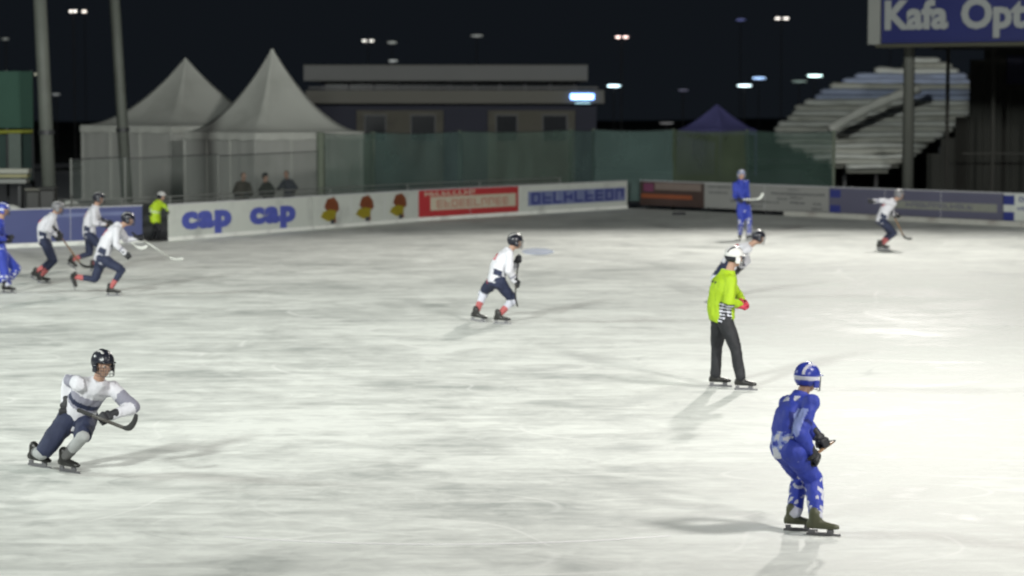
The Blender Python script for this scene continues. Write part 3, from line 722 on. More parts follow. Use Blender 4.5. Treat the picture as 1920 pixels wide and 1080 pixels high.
BOOT = mat('black boot leather', (.018, .018, .017), .4, .2, 10); BOOTG = mat('olive grey boot', (.075, .08, .045), .5, .2, 10)
BLADE = mat('steel blade', (.16, .16, .17), .45, 0, metal=.5)
GLV = mat('dark glove', (.02, .021, .025), .6, .2, 12); GRED = mat('red glove', (.40, .03, .06), .6)
SHAFT = mat('stick wood', (.24, .14, .07), .5, .15, 10); SHW = mat('pale stick', (.62, .64, .60), .5); TAPE = mat('black tape', (.02, .02, .02), .8)
CAGE = mat('dark cage wire', (.05, .05, .055), .4)

# shared meshes -------------------------------------------------
def fist_mesh():
    """gloved hand closed round a shaft that lies along local X; wrist towards -Z"""
    bm = bmesh.new()
    capsule(bm, V((-.022, .02, -.055)), V((.026, .02, -.052)), .03, .03, 10, 1.0)       # heel of the palm
    capsule(bm, V((-.028, .028, -.005)), V((.032, .028, -.008)), .026, .026, 10)         # palm / knuckles
    for i, (x, ln) in enumerate(((-.036, .82), (-.012, .96), (.012, 1.0), (.036, .92))):
        p = [V((x, .034, .012)), V((x * 1.03, .012, .012 + .032 * ln)), V((x * 1.03, -.026, .010 + .022 * ln)), V((x, -.030 * ln, -.012)), V((x * .97, -.012, -.022 * ln))]
        for a_, b_ in zip(p, p[1:]): capsule(bm, a_, b_, .0112, .0105, 8)
    for a_, b_ in zip([V((.040, .012, -.045)), V((.056, -.010, -.022)), V((.046, -.030, -.006))], [V((.056, -.010, -.022)), V((.046, -.030, -.006)), V((.022, -.038, -.002))]): capsule(bm, a_, b_, .014, .0125, 8)
    capsule(bm, V((0, .018, -.06)), V((0, .016, -.12)), .033, .042, 12)                  # cuff
    return remesh(bm, .0065, 1, 0, name='glove')
FIST = fist_mesh()
def skate_meshes():
    """heel at origin area, toe along +X, sole at z=0.075; ankle at (0,0,.15)"""
    bm = bmesh.new(); X, Y_, Z = V((1, 0, 0)), V((0, 1, 0)), V((0, 0, 1))
    secs = [(V((-.085, 0, .100)), Y_, Z, .018, .022), (V((-.075, 0, .112)), Y_, Z, .032, .038), (V((-.03, 0, .118)), Y_, Z, .038, .046), (V((.04, 0, .112)), Y_, Z, .040, .042), (V((.11, 0, .102)), Y_, Z, .044, .032), (V((.165, 0, .097)), Y_, Z, .040, .026), (V((.198, 0, .093)), Y_, Z, .024, .018), (V((.207, 0, .091)), Y_, Z, .008, .008)]
    ringloft(bm, secs, 14)
    capsule(bm, V((-.02, 0, .12)), V((-.018, 0, .215)), .046, .048, 12); capsule(bm, V((.02, 0, .13)), V((.004, 0, .20)), .038, .042, 12)
    boot = remesh(bm, .011, 3, name='boot')
    bm = bmesh.new(); box(bm, V((.065, 0, .024)), (.30, .004, .024)); box(bm, V((-.045, 0, .052)), (.05, .022, .036), bev=.004); box(bm, V((.125, 0, .052)), (.06, .022, .036), bev=.004); box(bm, V((.04, 0, .040)), (.2, .012, .012))
    me = bpy.data.meshes.new('blade'); bm.to_mesh(me); bm.free()
    return boot, me
BOOTM, BLADEM = skate_meshes()
def eye_mesh():
    bm = bmesh.new(); ellipsoid(bm, Matrix.Diagonal((.0115, .0115, .0115, 1)), 2); me = bpy.data.meshes.new('eye'); bm.to_mesh(me); bm.free()
    me.materials.append(mat('eye white', (.7, .7, .68), .2, 0)); me.materials.append(LIPM)
    for p in me.polygons: p.material_index = 1 if p.center.x > .0085 else 0
    me.polygons.foreach_set('use_smooth', [True] * len(me.polygons)); return me
EYE = eye_mesh()
# head local frame: x forward, y left, z up, origin at head centre
def head_into(bm, M):
    def E(c, s, rot=None): ellipsoid(bm, M @ Matrix.Translation(c) @ (rot or Matrix()) @ Matrix.Diagonal((*s, 1)), 3)
    E((-.012, 0, .025), (.098, .078, .092)); E((.012, 0, -.045), (.074, .060, .074)); E((.040, 0, -.088), (.040, .038, .026))
    E((.082, 0, .018), (.020, .058, .014)); E((.100, 0, -.018), (.017, .012, .028)); E((.110, 0, -.032), (.014, .014, .011))
    E((.084, 0, -.062), (.014, .026, .0065)); E((.081, 0, -.073), (.013, .023, .0065))
    for s in (-1, 1): E((-.005, s * .079, -.012), (.018, .010, .032)); E((.060, s * .040, -.032), (.025, .022, .022))
def helmet_mesh(paintfn, guard=True):
    bm = bmesh.new(); bmesh.ops.create_icosphere(bm, subdivisions=4, radius=1)
    for v in bm.verts:
        c = v.co.copy(); ridge = 1 + (.035 * math.cos(c.y * 14) if c.z > .25 else 0)
        v.co = V((c.x * .128 * ridge - .008, c.y * .104, c.z * .118 * ridge + .032))
    dead = [f for f in bm.faces if (lambda c: (c.z < -.055) or (c.x > .035 and c.z < .030) or (c.z < .000 and c.x > -.015 and abs(c.y) < .07) or (c.x > .015 and c.z < -.01))(f.calc_center_median())]
    bmesh.ops.delete(bm, geom=dead, context='FACES')
    bmesh.ops.solidify(bm, geom=bm.faces[:], thickness=.010)
    for s in (-1, 1):
        box(bm, V((.012, s * .099, -.030)), (.065, .014, .07), bev=.005)
    if guard: box(bm, V((.112, 0, .040)), (.035, .13, .010), bev=.003)
    me = bpy.data.meshes.new('helmet'); bm.to_mesh(me); bm.free(); paint(me, paintfn)
    me.polygons.foreach_set('use_smooth', [True] * len(me.polygons)); return me
def cage_mesh():
    bm = bmesh.new()
    for k, z in enumerate((-.005, -.035, -.065, -.092)):
        tube(bm, [V((.012 + .118 * math.cos(a), .098 * math.sin(a), z)) * 1.0 for a in [R(x) for x in range(-80, 81, 20)]], .0028, 5)
    for a in (-50, -25, 0, 25, 50):
        tube(bm, [V((.012 + .118 * math.cos(R(a)), .098 * math.sin(R(a)), z)) for z in (.03, -.02, -.06, -.095)], .0028, 5)
    me = bpy.data.meshes.new('face_cage'); bm.to_mesh(me); bm.free(); me.materials.append(CAGE); return me
CAGEM = cage_mesh()
HM_BLK = helmet_mesh(lambda c: 1 if (abs(c.y) > .035 and abs(c.y) < .055 and c.z > .07 and c.x < .06) else 0)
HM_BLU = helmet_mesh(lambda c: 1 if (c.z < .028 and c.z > -.005 and c.x < .05) or (abs(abs(c.y) - .05) < .010 and c.z > .05) else 0)
HM_REF = helmet_mesh(lambda c: 1 if (abs(abs(c.y) - .042) < .012 and c.z > .06) or (c.z < .02 and c.x < -.02) else 0)
HM_KID = helmet_mesh(lambda c: 1 if c.z < .05 else 0, False)
HM = {'black': (HM_BLK, (HBK, HWH)), 'blue': (HM_BLU, (HBL, WP)), 'ref': (HM_REF, (HWH, HBK)), 'kid': (HM_KID, (HWH, HBK)), 'grey': (HM_BLK, (mat('grey helmet', (.14, .14, .15), .35), HWH)), 'pale': (HM_BLU, (mat('pale blue helmet', (.16, .19, .32), .35), HWH))}
def hm(key):
    me, ms = HM[key]; me = me.copy()
    for x in ms: me.materials.append(x)
    return me
HMC = {k: hm(k) for k in HM}
def cap_mesh():
    bm = bmesh.new(); bmesh.ops.create_icosphere(bm, subdivisions=3, radius=1)
    bmesh.ops.delete(bm, geom=[f for f in bm.faces if f.calc_center_median().z < -.05], context='FACES')
    for v in bm.verts: c = v.co; v.co = V((c.x * .108 - .010, c.y * .088, c.z * .105 + .045 + (.012 if c.z > .8 else 0)))
    bmesh.ops.solidify(bm, geom=bm.faces[:], thickness=.012)
    me = bpy.data.meshes.new('beanie'); bm.to_mesh(me); bm.free(); me.materials.append(BK); me.polygons.foreach_set('use_smooth', [True] * len(me.polygons)); return me
BEANIE = cap_mesh()
def hair_mesh():
    bm = bmesh.new(); bmesh.ops.create_icosphere(bm, subdivisions=3, radius=1)
    bmesh.ops.delete(bm, geom=[f for f in bm.faces if f.calc_center_median().x > .25 or f.calc_center_median().z < -.75], context='FACES')
    for v in bm.verts:
        c = v.co; k = 1 + .03 * noise.noise(c * 9); v.co = V((c.x * .106 * k - .012, c.y * .084 * k, c.z * .10 * k + .018))
    me = bpy.data.meshes.new('hair'); bm.to_mesh(me); bm.free(); me.materials.append(HAIRM); return me
HAIR = hair_mesh()

def ik(a, c, l1, l2, hint):
    d = c - a; L = d.length; s = 1.0
    if L > (l1 + l2) * .995: s = L / ((l1 + l2) * .995)
    l1 *= s; l2 *= s; u = d / L
    x = (l1 * l1 - l2 * l2 + L * L) / (2 * L); h2 = max(0, l1 * l1 - x * x)
    n_ = hint - a; n_ = n_ - u * n_.dot(u)
    if n_.length < 1e-4: n_ = V((0, 0, 1)).cross(u)
    return a + u * x + n_.normalized() * math.sqrt(h2), s
def fwd(yaw, pitch=0.0): return V((math.cos(R(yaw)) * math.cos(R(pitch)), math.sin(R(yaw)) * math.cos(R(pitch)), math.sin(R(pitch))))
def segd(p, a, b):
    d = b - a; t = max(0, min(1, (p - a).dot(d) / max(1e-9, d.dot(d)))); return (p - (a + d * t)).length, t
GAPS = {}
def person(label, gx, gy, pel, neck, head, yaw, face, feet, knees, hands, elbows, outfit, S=1.0, grp='players on the ice', vox=.014, cat='player', skates=True, helmet='black', glove=GLV, cage=True, grip=None, shoulder_yaw=None, bulge=.05, info=False):
    base = G(gx, gy); sy = yaw if shoulder_yaw is None else shoulder_yaw
    root = empty('person', base, label, cat, grp)
    J = lambda q: P(q[0], q[1], base.y + q[2]) - base
    pelv, nk, hd = J(pel), J(neck), J(head)
    fh = fwd(yaw); rh = V((fh.y, -fh.x, 0)); fs = fwd(sy); rs = V((fs.y, -fs.x, 0))
    sp = (nk - pelv); Lsp = sp.length; su = sp / Lsp
    # keep right vectors square to the spine
    rh2 = (rh - su * rh.dot(su) * .5).normalized(); rs2 = (rs - su * rs.dot(su)).normalized(); ft = rs2.cross(su) * -1
    if ft.dot(fs) < 0: ft = -ft
    fth = rh2.cross(su) * -1
    if fth.dot(fh) < 0: fth = -fth
    hips = [pelv - rh * .10 * S, pelv + rh * .10 * S]      # left, right
    shs = [nk - rs2 * .185 * S - su * .055 * S, nk + rs2 * .185 * S - su * .055 * S]
    ank, toes = [], []
    for (px, dd, fy, lift, pit) in feet:
        g_ = V((P(px, 600, base.y + dd).x - base.x, dd, 0)); ank.append(g_ + V((0, 0, (.148 if skates else .09) * S + lift)))
        toes.append((fy, pit))
    kn = []; el = []; hn = [J(h) for h in hands]
    for i in range(2):
        k, s1 = ik(hips[i], ank[i], .45 * S, .43 * S, J(knees[i])); kn.append(k)
        if (hn[i] - shs[i]).length > .60 * S: hn[i] = shs[i] + (hn[i] - shs[i]).normalized() * .60 * S
        e, s2 = ik(shs[i], hn[i], .31 * S, .29 * S, J(elbows[i])); el.append(e)
        if info: print('  leg stretch %.2f arm %.2f' % (s1, s2))
    if info: print(label[:40], 'spine %.2f head %.2f' % (Lsp, (hd - nk).length))
    hv = (hd - nk)
    if hv.length > .27 * S or hv.length < .15 * S: hd = nk + hv.normalized() * .215 * S
    ff = fwd(*face); up = (hd - nk).normalized() * .45 + V((0, 0, .8)); lf = up.cross(ff).normalized(); up2 = ff.cross(lf).normalized()
    HMx = Matrix.Translation(hd) @ Matrix((( ff.x, lf.x, up2.x), (ff.y, lf.y, up2.y), (ff.z, lf.z, up2.z))).to_4x4() @ Matrix.Scale(S if S > .9 else .93, 4)
    mid = pelv.lerp(nk, .55) - ft * bulge
    def spine(t): 
        return pelv * (1 - t) ** 2 + mid * 2 * t * (1 - t) + nk * t * t if False else (pelv.lerp(nk, t) - ft * bulge * math.sin(math.pi * t))
    # body --------------------------------------------------
    bm = bmesh.new(); head_into(bm, HMx)
    capsule(bm, nk - su * .04, hd - up2 * .06 * S - ff * .018, .062 * S, .055 * S, 12)
    secs = []
    for t, a_, b_ in ((-.12, .09, .07), (0, .155, .115), (.25, .135, .10), (.55, .155, .112), (.8, .17, .105), (.95, .10, .075), (1.02, .06, .06)):
        r_ = rh2.lerp(rs2, max(0, t)).normalized(); f_ = fth.lerp(ft, max(0, t)).normalized(); secs.append((spine(t), r_, f_, a_ * S, b_ * S))
    ringloft(bm, secs, 16)
    for i in range(2):
        capsule(bm, shs[i], el[i], .052 * S, .042 * S); capsule(bm, el[i], hn[i], .042 * S, .030 * S)
        capsule(bm, shs[i], spine(.82), .06 * S, .08 * S)
        capsule(bm, hips[i], kn[i], .080 * S, .055 * S); capsule(bm, kn[i], ank[i], .055 * S, .038 * S)
        if not skates:
            fd = fwd(toes[i][0]); capsule(bm, ank[i] - V((0, 0, .05)), ank[i] + fd * .12 - V((0, 0, .055)), .035, .03)
    bme = remesh(bm, vox, 2, name='body'); link('body', bme, root, SKIN)
    # jersey ------------------------------------------------
    O = outfit
    bm = bmesh.new(); secs = []
    for t, a_, b_ in ((-.20, .175, .135), (-.06, .195, .155), (.15, .182, .15), (.4, .178, .145), (.62, .19, .148), (.80, .195, .135), (.93, .145, .11), (1.01, .092, .09), (1.10, .074, .078)):
        r_ = rh2.lerp(rs2, min(1, max(0, t))).normalized(); f_ = fth.lerp(ft, min(1, max(0, t))).normalized(); secs.append((spine(min(t, 1)) + su * max(0, t - 1) * Lsp, r_, f_, a_ * S * O.get('fat', 1), b_ * S * O.get('fat', 1)))
    ringloft(bm, secs, 18)
    for i in range(2):
        capsule(bm, shs[i] + su * .01, el[i], .076 * S, .068 * S, 14); capsule(bm, el[i], el[i].lerp(hn[i], .80), .070 * S, .052 * S, 14)
        capsule(bm, shs[i], spine(.80), .085 * S, .10 * S)
    jme = remesh(bm, vox, 2, .022, 8.5, gx * .1, 'jersey')
    ms = [O['jersey']] + O.get('extra', [])
    jo = link('jacket' if O.get('coat') else 'jersey', jme, root, ms)
    ctx = dict(pel=pelv, nk=nk, su=su, L=Lsp, r=rs2, f=ft, sh=shs, el=el, hn=hn, S=S, spine=spine)
    if O.get('paint'): paint(jme, lambda p: O['paint'](p, ctx))
    # trousers / shorts --------------------------------------
    bm = bmesh.new(); full = O.get('full', False)
    secs = []
    for t, a_, b_ in ((-.22, .10, .09), (-.10, .165, .13), (.03, .17, .135), (.16, .155, .125)): secs.append((spine(t), rh2, fth, a_ * S, b_ * S))
    ringloft(bm, secs, 16)
    for i in range(2):
        cut = 1.0 if full else O.get('cut', .96)
        sl = O.get('slim', 1.0); capsule(bm, hips[i], hips[i].lerp(kn[i], cut), .118 * S * sl, .088 * S * sl, 14)
        if full: capsule(bm, kn[i], kn[i].lerp(ank[i], .92), .082 * S * sl, .070 * S, 14)
    tme = remesh(bm, vox, 2, .018, 8, gx * .2, 'trousers')
    to = link('trousers' if full else 'shorts', tme, root, [O['legs']] + O.get('lextra', []))
    ctx.update(hip=hips, kn=kn, ank=ank)
    if O.get('lpaint'): paint(tme, lambda p: O['lpaint'](p, ctx))
    for i in range(2):
        if not full:
            bm = bmesh.new(); k0 = kn[i]
            capsule(bm, k0, k0.lerp(ank[i], .92), .070 * S, .052 * S, 14); fz = fwd(toes[i][0]); capsule(bm, k0 + fz * .025, k0.lerp(ank[i], .6) + fz * .02, .058 * S, .045 * S, 12)
            sm = remesh(bm, vox, 2, .006, 14, gx, 'sock'); so = link('sock', sm, root, [O['sock'], O.get('sock2', O['sock'])])
            paint(sm, lambda p: 1 if segd(p, kn[i], ank[i])[1] > .55 else 0)
            if O.get('cuff'):
                bm = bmesh.new(); d = (ank[i] - kn[i]).normalized(); c_ = kn[i].lerp(ank[i], .10); tube(bm, [c_ - d * .035, c_ + d * .035], .088 * S, 16); obj('shorts_cuff', bm, O['cuff'], root, True)
        fy, pit = toes[i]
        if skates:
            rot = Matrix.Rotation(R(fy), 4, 'Z') @ Matrix.Rotation(R(pit), 4, 'Y')
            bo = link('skate', BOOTM.copy(), root, O.get('boot', BOOT)); M = Matrix.Translation(ank[i]) @ rot @ Matrix.Scale(max(S, .85) * 1.05, 4) @ Matrix.Translation((-.0, 0, -.155)); bo.matrix_local = M
            be = link('blade', BLADEM, bo, BLADE if not BLADEM.materials else None)
        else:
            bm = bmesh.new(); fd = fwd(fy); capsule(bm, ank[i] - V((0, 0, .035)) - fd * .05, ank[i] + fd * .13 - V((0, 0, .045)), .05, .042, 12, .9); capsule(bm, ank[i], ank[i] - V((0, 0, .03)), .052, .05)
            link('shoe', remesh(bm, .014, 2, name='shoe'), root, BOOT)
        # glove: wrist axis along forearm, grip axis along the stick
        fa = (el[i] - hn[i]).normalized(); zx = -fa
        gx_ = (grip[i] if grip else rs2); gx_ = gx_ - zx * gx_.dot(zx)
        gx_ = (gx_.normalized() if gx_.length > .1 else frame_of(zx)[0]); gy_ = zx.cross(gx_).normalized()
        fi = FIST if i == 0 else FIST
        go = link('glove', FIST.copy(), root, glove); go.matrix_local = Matrix.Translation(hn[i] + zx * .035 * S) @ Matrix(((gx_.x, gy_.x, zx.x), (gx_.y, gy_.y, zx.y), (gx_.z, gy_.z, zx.z))).to_4x4() @ Matrix.Diagonal(((1 if i else -1) * 1.12 * S, 1.12 * S, 1.12 * S, 1))
    # head gear
    for s in (-1, 1):
        e = link('eye', EYE, root); e.matrix_local = HMx @ Matrix.Translation((.0775, s * .032, -.002))
    ho = link('hair', HAIR, root); ho.matrix_local = HMx
    if helmet in HMC:
        h_ = link('helmet', HMC[helmet], root); h_.matrix_local = HMx @ Matrix.Scale(1.06, 4)
        if cage: c_ = link('face_cage', CAGEM, h_)
    elif helmet == 'beanie':
        h_ = link('beanie', BEANIE, root); h_.matrix_local = HMx
    root['category'] = cat
    return root, ctx, base

def stick(a, b, label, roll=V((0, 0, -1)), m=SHAFT, tape=TAPE, bl=.34, name='bandy_stick'):
    """a: butt of the grip, b: where the blade begins (world). Bandy stick: straight shaft, short wide hooked blade"""
    root = empty(name, a, label, 'stick', 'bandy sticks in the players hands'); d = (b - a); L = d.length; u = d / L
    side = (roll - u * roll.dot(u)).normalized(); nr = u.cross(side)
    bm = bmesh.new(); ringloft(bm, [(V((0, 0, 0)), side, nr, .019, .014), (u * L * .5, side, nr, .018, .013), (u * L, side, nr, .019, .013)], 10); obj('shaft', bm, m, root, True)
    bm = bmesh.new(); ringloft(bm, [(u * -.005, side, nr, .022, .017), (u * .26, side, nr, .0215, .0165)], 10); obj('grip_tape', bm, tape, root)
    bm = bmesh.new(); secs = []; rr_ = .20
    for k in range(8):
        a_ = R(k * 12); c = u * L + u * (rr_ * math.sin(a_)) + side * (rr_ * (1 - math.cos(a_))); tang = u * math.cos(a_) + side * math.sin(a_); pr = side * math.cos(a_) - u * math.sin(a_)
        wv = .019 + .018 * min(1, k / 3) - (.012 if k == 7 else 0); secs.append((c, pr, nr, wv, .010))
    ringloft(bm, secs, 12); obj('blade', bm, tape if m is not SHW else SHW, root, True)
    return root

# outfits ---------------------------------------------------------
def loc(p, c):
    q = p - c['pel']; t = q.dot(c['su']) / c['L']; o = p - c['spine'](max(0, min(1, t))); return t, o.dot(c['r']) / c['S'], o.dot(c['f']) / c['S']
def arm(p, c):
    best = (9, None)
    for i in range(2):
        for j, (a, b) in enumerate(((c['sh'][i], c['el'][i]), (c['el'][i], c['hn'][i]))):
            d, t = segd(p, a, b)
            if d < best[0]: best = (d, (i, j, t))
    return best
def paint_white(p, c):       # 0 white, 1 navy, 2 red, 3 grey-white
    t, r, f = loc(p, c); d, (i, j, s) = arm(p, c)
    if d < .085 and abs(r) > .17: return 3 if (j == 1 and .35 < s < .5) else 0
    if f < -.07 and .58 < t < .80 and abs(r) < .085 and not (abs(r) < .02 and .64 < t < .74): return 2
    if t < -.12: return 1
    if f > .08 and .42 < t < .60 and abs(r) < .13: return 1
    if abs(r) > .125 and .12 < t < .30 and f < .05: return 1
    return 0
def paint_front(p, c):
    t, r, f = loc(p, c); d, (i, j, s) = arm(p, c)
    if d < .085 and abs(r) > .18: return 3 if j == 0 and s > .4 else 0
    if .34 < t < .68 and f > -.05: return 1 if abs(t - .46) < .06 else 3
    if .05 < t < .16 and f > 0 and r < .02: return 1
    if t < -.12: return 1
    return 0
def paint_blue(p, c):        # 0 blue, 1 pale, 2 white, 3 dark
    t, r, f = loc(p, c); d, (i, j, s) = arm(p, c)
    nz_ = noise.noise(p * 17 + V((4, 1, 0)))
    if d < .10 and abs(r) > .15:
        if j == 0 and s > .30 and (p - c['sh'][i].lerp(c['el'][i], s)).dot(c['f']) < -.035: return 1
        if j == 1 and s > .80: return 3
        if j == 0 and .60 < s < .70: return 3
        return 0
    if t < -.15: return 2
    if t < .24 and f < .09:
        if nz_ > .16: return 2
        if nz_ > -.16: return 1
        return 0
    if .84 < t < .97 and f < -.02 and abs(r) < .12 and nz_ > -.15: return 2
    if .30 < t < .62 and abs(r) > .13: return 3
    return 0
def lpaint_blue(p, c):
    for i in range(2):
        d, t = segd(p, c['hip'][i], c['kn'][i])
        if t > .94 and noise.noise(p * 22) > .14: return 1
        if .35 < t < .85 and d < .12:
            a = c['hip'][i].lerp(c['kn'][i], t); o = (p - a); side = -1 if i == 0 else 1
            if o.dot(c['r']) * side > .055 and i == 0: return 1 if abs(t - .38) < .04 or abs(t - .8) < .03 else 2
    q = p - c['pel']
    for i in range(2):
        if (p - c['ank'][i]).length < .085: return 1
    return 0
def paint_ref(p, c):         # 0 lime, 1 black, 2 white
    t, r, f = loc(p, c); d, (i, j, s) = arm(p, c)
    if d < .09 and j == 1 and s > .25: return 0
    if t < .33 and -.075 < f < .10 and r > -.02: return 1 if int((t + 1) * 24) % 2 else 2
    if .74 < t < .80 and f < -.05 and abs(r) < .10: return 1 if noise.noise(p * 40) > -.1 else 0
    return 0
def paint_vest(p, c):
    t, r, f = loc(p, c); d, (i, j, s) = arm(p, c)
    if .38 < t < .45: return 1
    if d < .08 and j == 1 and .3 < s < .5: return 1
    return 0
OW = dict(jersey=W_, extra=[NV, RD, W2], paint=paint_white, legs=NV, lextra=[RD], lpaint=lambda p, c: 1 if loc(p, c)[0] > -.17 and loc(p, c)[0] < -.05 and abs(loc(p, c)[1]) < .10 and (p - c['pel']).length < .19 else 0, sock=WP, sock2=PK, cuff=WP, cut=.9)
OWN = dict(OW); OWN['sock'] = NV; OWN.pop('cuff')
OWF = dict(OW); OWF['paint'] = paint_front; OWF['sock'] = mat('grey sock', (.30, .31, .31), .8); OWF['sock2'] = mat('dark grey sock', (.10, .10, .10), .8); OWF.pop('cuff')
OB = dict(jersey=BL, extra=[LBL, WP, BLD], paint=paint_blue, legs=BL, lextra=[WP, LBL], lpaint=lpaint_blue, full=True, boot=BOOTG, fat=.92)
OB2 = dict(OB); OB2['boot'] = BOOT
OR = dict(jersey=LIME, extra=[BK, WP], paint=paint_ref, legs=BK, full=True, fat=1.2, slim=.98)
OV = dict(fat=1.35, jersey=mat('yellow green vest', (.40, .58, .02), .6), extra=[mat('reflective band', (.5, .56, .5), .4)], paint=paint_vest, legs=BK, full=True, coat=True)
OS = dict(jersey=mat('dark jacket', (.022, .026, .022), .8, .3, 5), legs=BK, full=True, coat=True, fat=1.05)

INFO = False
# blue player, front right
g = G(1516, 1000)
pr, c, b = person('player in blue in the right foreground, knees bent, seen from behind', 1516, 1000,
    (1477, 842, .0), (1501, 746, .14), (1514, 711, .18), 22, (40, -4),
    [(1491, .12, -12, 0, 0), (1534, -.10, -16, 0, 0)], [(1528, 908, .62), (1556, 908, .50)],
    [(1538, 826, .38), (1524, 856, -.05)], [(1515, 800, .55), (1470, 815, -.3)], OB, helmet='blue', info=INFO, vox=.012,
    grip=[V((.5, .8, .4))] * 2, shoulder_yaw=24, bulge=.06, S=.95)
h1 = b + c['hn'][1]; h0 = b + c['hn'][0]; u = (P(1568, 824, b.y + .85) - h1).normalized()
stick(h1 - u * .12, h1 + u * .80, 'wooden stick held low by the blue player in the right foreground', V((.3, 1, 0)))

# referee
pr, c, b = person('referee in a lime jersey and black trousers watching play, arms folded in front', 1372, 728,
    (1352, 588, 0), (1364, 514, -.02), (1377, 483, -.02), 10, (18, -6),
    [(1342, .18, -8, 0, 0), (1390, -.20, -12, 0, 0)], [(1344, 655, .25), (1388, 655, -.2)],
    [(1394, 566, .14), (1392, 572, -.10)], [(1388, 556, .42), (1364, 563, -.30)], OR, S=.98, cat='referee', grp=None, helmet='ref', glove=GRED, cage=True, info=INFO, bulge=.03)

# white player, centre
pr, c, b = person('player in white with navy shorts alone in the middle of the ice', 921, 606,
    (931, 527, .0), (953, 472, .12), (966, 454, .14), 28, (10, -8),
    [(893, .22, -12, .02, 8), (935, -.14, -10, 0, 0)], [(905, 562, .22), (966, 562, .15)],
    [(972, 487, .22), (968, 530, -.04)], [(974, 510, .5), (944, 502, -.35)], OW, helmet='black', info=INFO, shoulder_yaw=8, grip=[V((0, .5, 1))] * 2)
h0, h1 = b + c['hn'][0], b + c['hn'][1]; u = (h0 - h1).normalized()
stick(h0 + u * .10, h1 - u * .16, 'dark stick carried upright by the lone white player in the middle', V((.3, 1, 0)), m=mat('dark stick', (.05, .045, .04), .5))

# white player, left foreground
pr, c, b = person('player in white crouching at speed in the left foreground with a stick', 118, 882,
    (146, 782, .0), (184, 718, -.20), (193, 684, -.26), -52, (-48, -6),
    [(118, -.10, -38, 0, 0), (62, .22, -30, .01, 4)], [(160, 822, -.55), (108, 822, -.35)],
    [(200, 783, -.34), (122, 766, -.10)], [(250, 745, -.1), (108, 735, .2)], OWF, helmet='black', info=INFO, shoulder_yaw=-62, grip=[V((1, .1, -.2))] * 2)
h0 = b + c['hn'][0]; u = V((.9, -.1, -.22)).normalized(); 
stick(h0 - u * .3, P(232, 802, h0.y - .55), 'dark stick held out to the right by the white player in the left foreground', V((.2, -.2, .9)), m=mat('dark stick', (.05, .045, .04), .5))

# running group at the left
pr, c, b = person('player in white sprinting at the front of the left group, rear leg trailing', 200, 554,
    (191, 484, .0), (222, 424, .0), (240, 412, .0), 8, (2, -10),
    [(140, .14, -50, .22, 50), (208, -.10, -8, 0, 0)], [(172, 514, .1), (236, 508, -.1)],
    [(262, 446, .22), (238, 478, -.24)], [(240, 452, .3), (214, 468, -.34)], OWN, helmet='black', info=INFO, vox=.018, grip=[V((1, 0, .4))] * 2)
h0 = b + c['hn'][0]; stick(h0 + V((-.15, 0, .1)), h0 + V((.52, .5, -.42)), 'pale stick reached forward by the sprinting white player at the front of the left group', V((1, 0, 0)), m=SHW)
pr, c, b = person('player in white running upright in the middle of the left group', 160, 508,
    (167, 440, .0), (178, 390, .0), (185, 373, .0), 5, (5, -6),
    [(136, .12, -30, .10, 25), (176, -.12, -5, 0, 0)], [(178, 468, .2), (188, 470, -.1)],
    [(206, 418, .2), (200, 422, -.24)], [(192, 420, .35), (176, 420, -.35)], OWN, helmet='black', info=INFO, vox=.02, grip=[V((1, 0, -.5))] * 2)
h0 = b + c['hn'][0]; stick(h0 + V((-.2, 0, .12)), h0 + V((.6, -.1, -.52)), 'pale stick carried low by the white player in the middle of the left group', V((1, 0, 0)), m=SHW)
pr, c, b = person('player in white bending forward at the rear of the left group', 78, 530,
    (84, 452, .0), (99, 404, .08), (108, 391, .1), 12, (10, -20),
    [(68, .12, -20, .06, 20), (78, -.12, -10, 0, 0)], [(100, 488, .2), (108, 490, -.1)],
    [(112, 440, .2), (108, 446, -.22)], [(104, 430, .4), (84, 436, -.4)], OWN, helmet='grey', info=INFO, vox=.02, bulge=.09, grip=[V((1, 0, -.5))] * 2)
h0 = b + c['hn'][0]; stick(h0 + V((-.15, 0, .2)), h0 + V((.35, .35, -.62)), 'wooden stick of the bending white player at the rear of the left group', V((1, 0, 0)))
pr, c, b = person('player in blue half cut off by the left edge of the picture', 10, 550,
    (2, 476, 0), (0, 416, 0), (6, 394, 0), 10, (0, -4),
    [(12, .08, -10, 0, 0), (-24, -.1, -10, 0, 0)], [(22, 510, .2), (2, 510, -.1)],
    [(18, 444, .2), (14, 450, -.2)], [(6, 450, .4), (-8, 450, -.4)], OB2, helmet='blue', info=INFO, vox=.02)

# far players
pr, c, b = person('player in blue standing tall far away in front of the grey board', 1392, 450,
    (1394, 388, 0), (1388, 341, 0), (1390, 329, 0), -60, (-70, 0),
    [(1403, -.08, -40, 0, 0), (1386, .10, -90, 0, 0)], [(1406, 418, -.3), (1390, 420, -.2)],
    [(1403, 378, -.26), (1388, 376, -.28)], [(1404, 366, .05), (1374, 362, .05)], OB2, S=1.02, helmet='pale', info=INFO, vox=.02, cage=False, grip=[V((1, 0, .15))] * 2)
h0 = b + c['hn'][0]; h1 = b + c['hn'][1]; u = (h0 - h1).normalized(); stick(h1 - u * .2, h0 + V((.20, -.1, .06)), 'pale stick held across the waist by the far blue player', V((0, 0, 1)), m=SHW)
pr, c, b = person('player in white bent low and skating behind the referee, mostly hidden', 1362, 560,
    (1366, 496, .1), (1402, 462, .12), (1422, 446, .14), 10, (5, -14),
    [(1340, .28, -30, .05, 25), (1366, -.1, -10, 0, 0)], [(1348, 522, .2), (1372, 526, .3)],
    [(1384, 506, .24), (1378, 508, -.1)], [(1392, 490, .3), (1366, 488, -.2)], OW, helmet='black', info=INFO, vox=.018, grip=[V((.2, 1, -.2))] * 2)
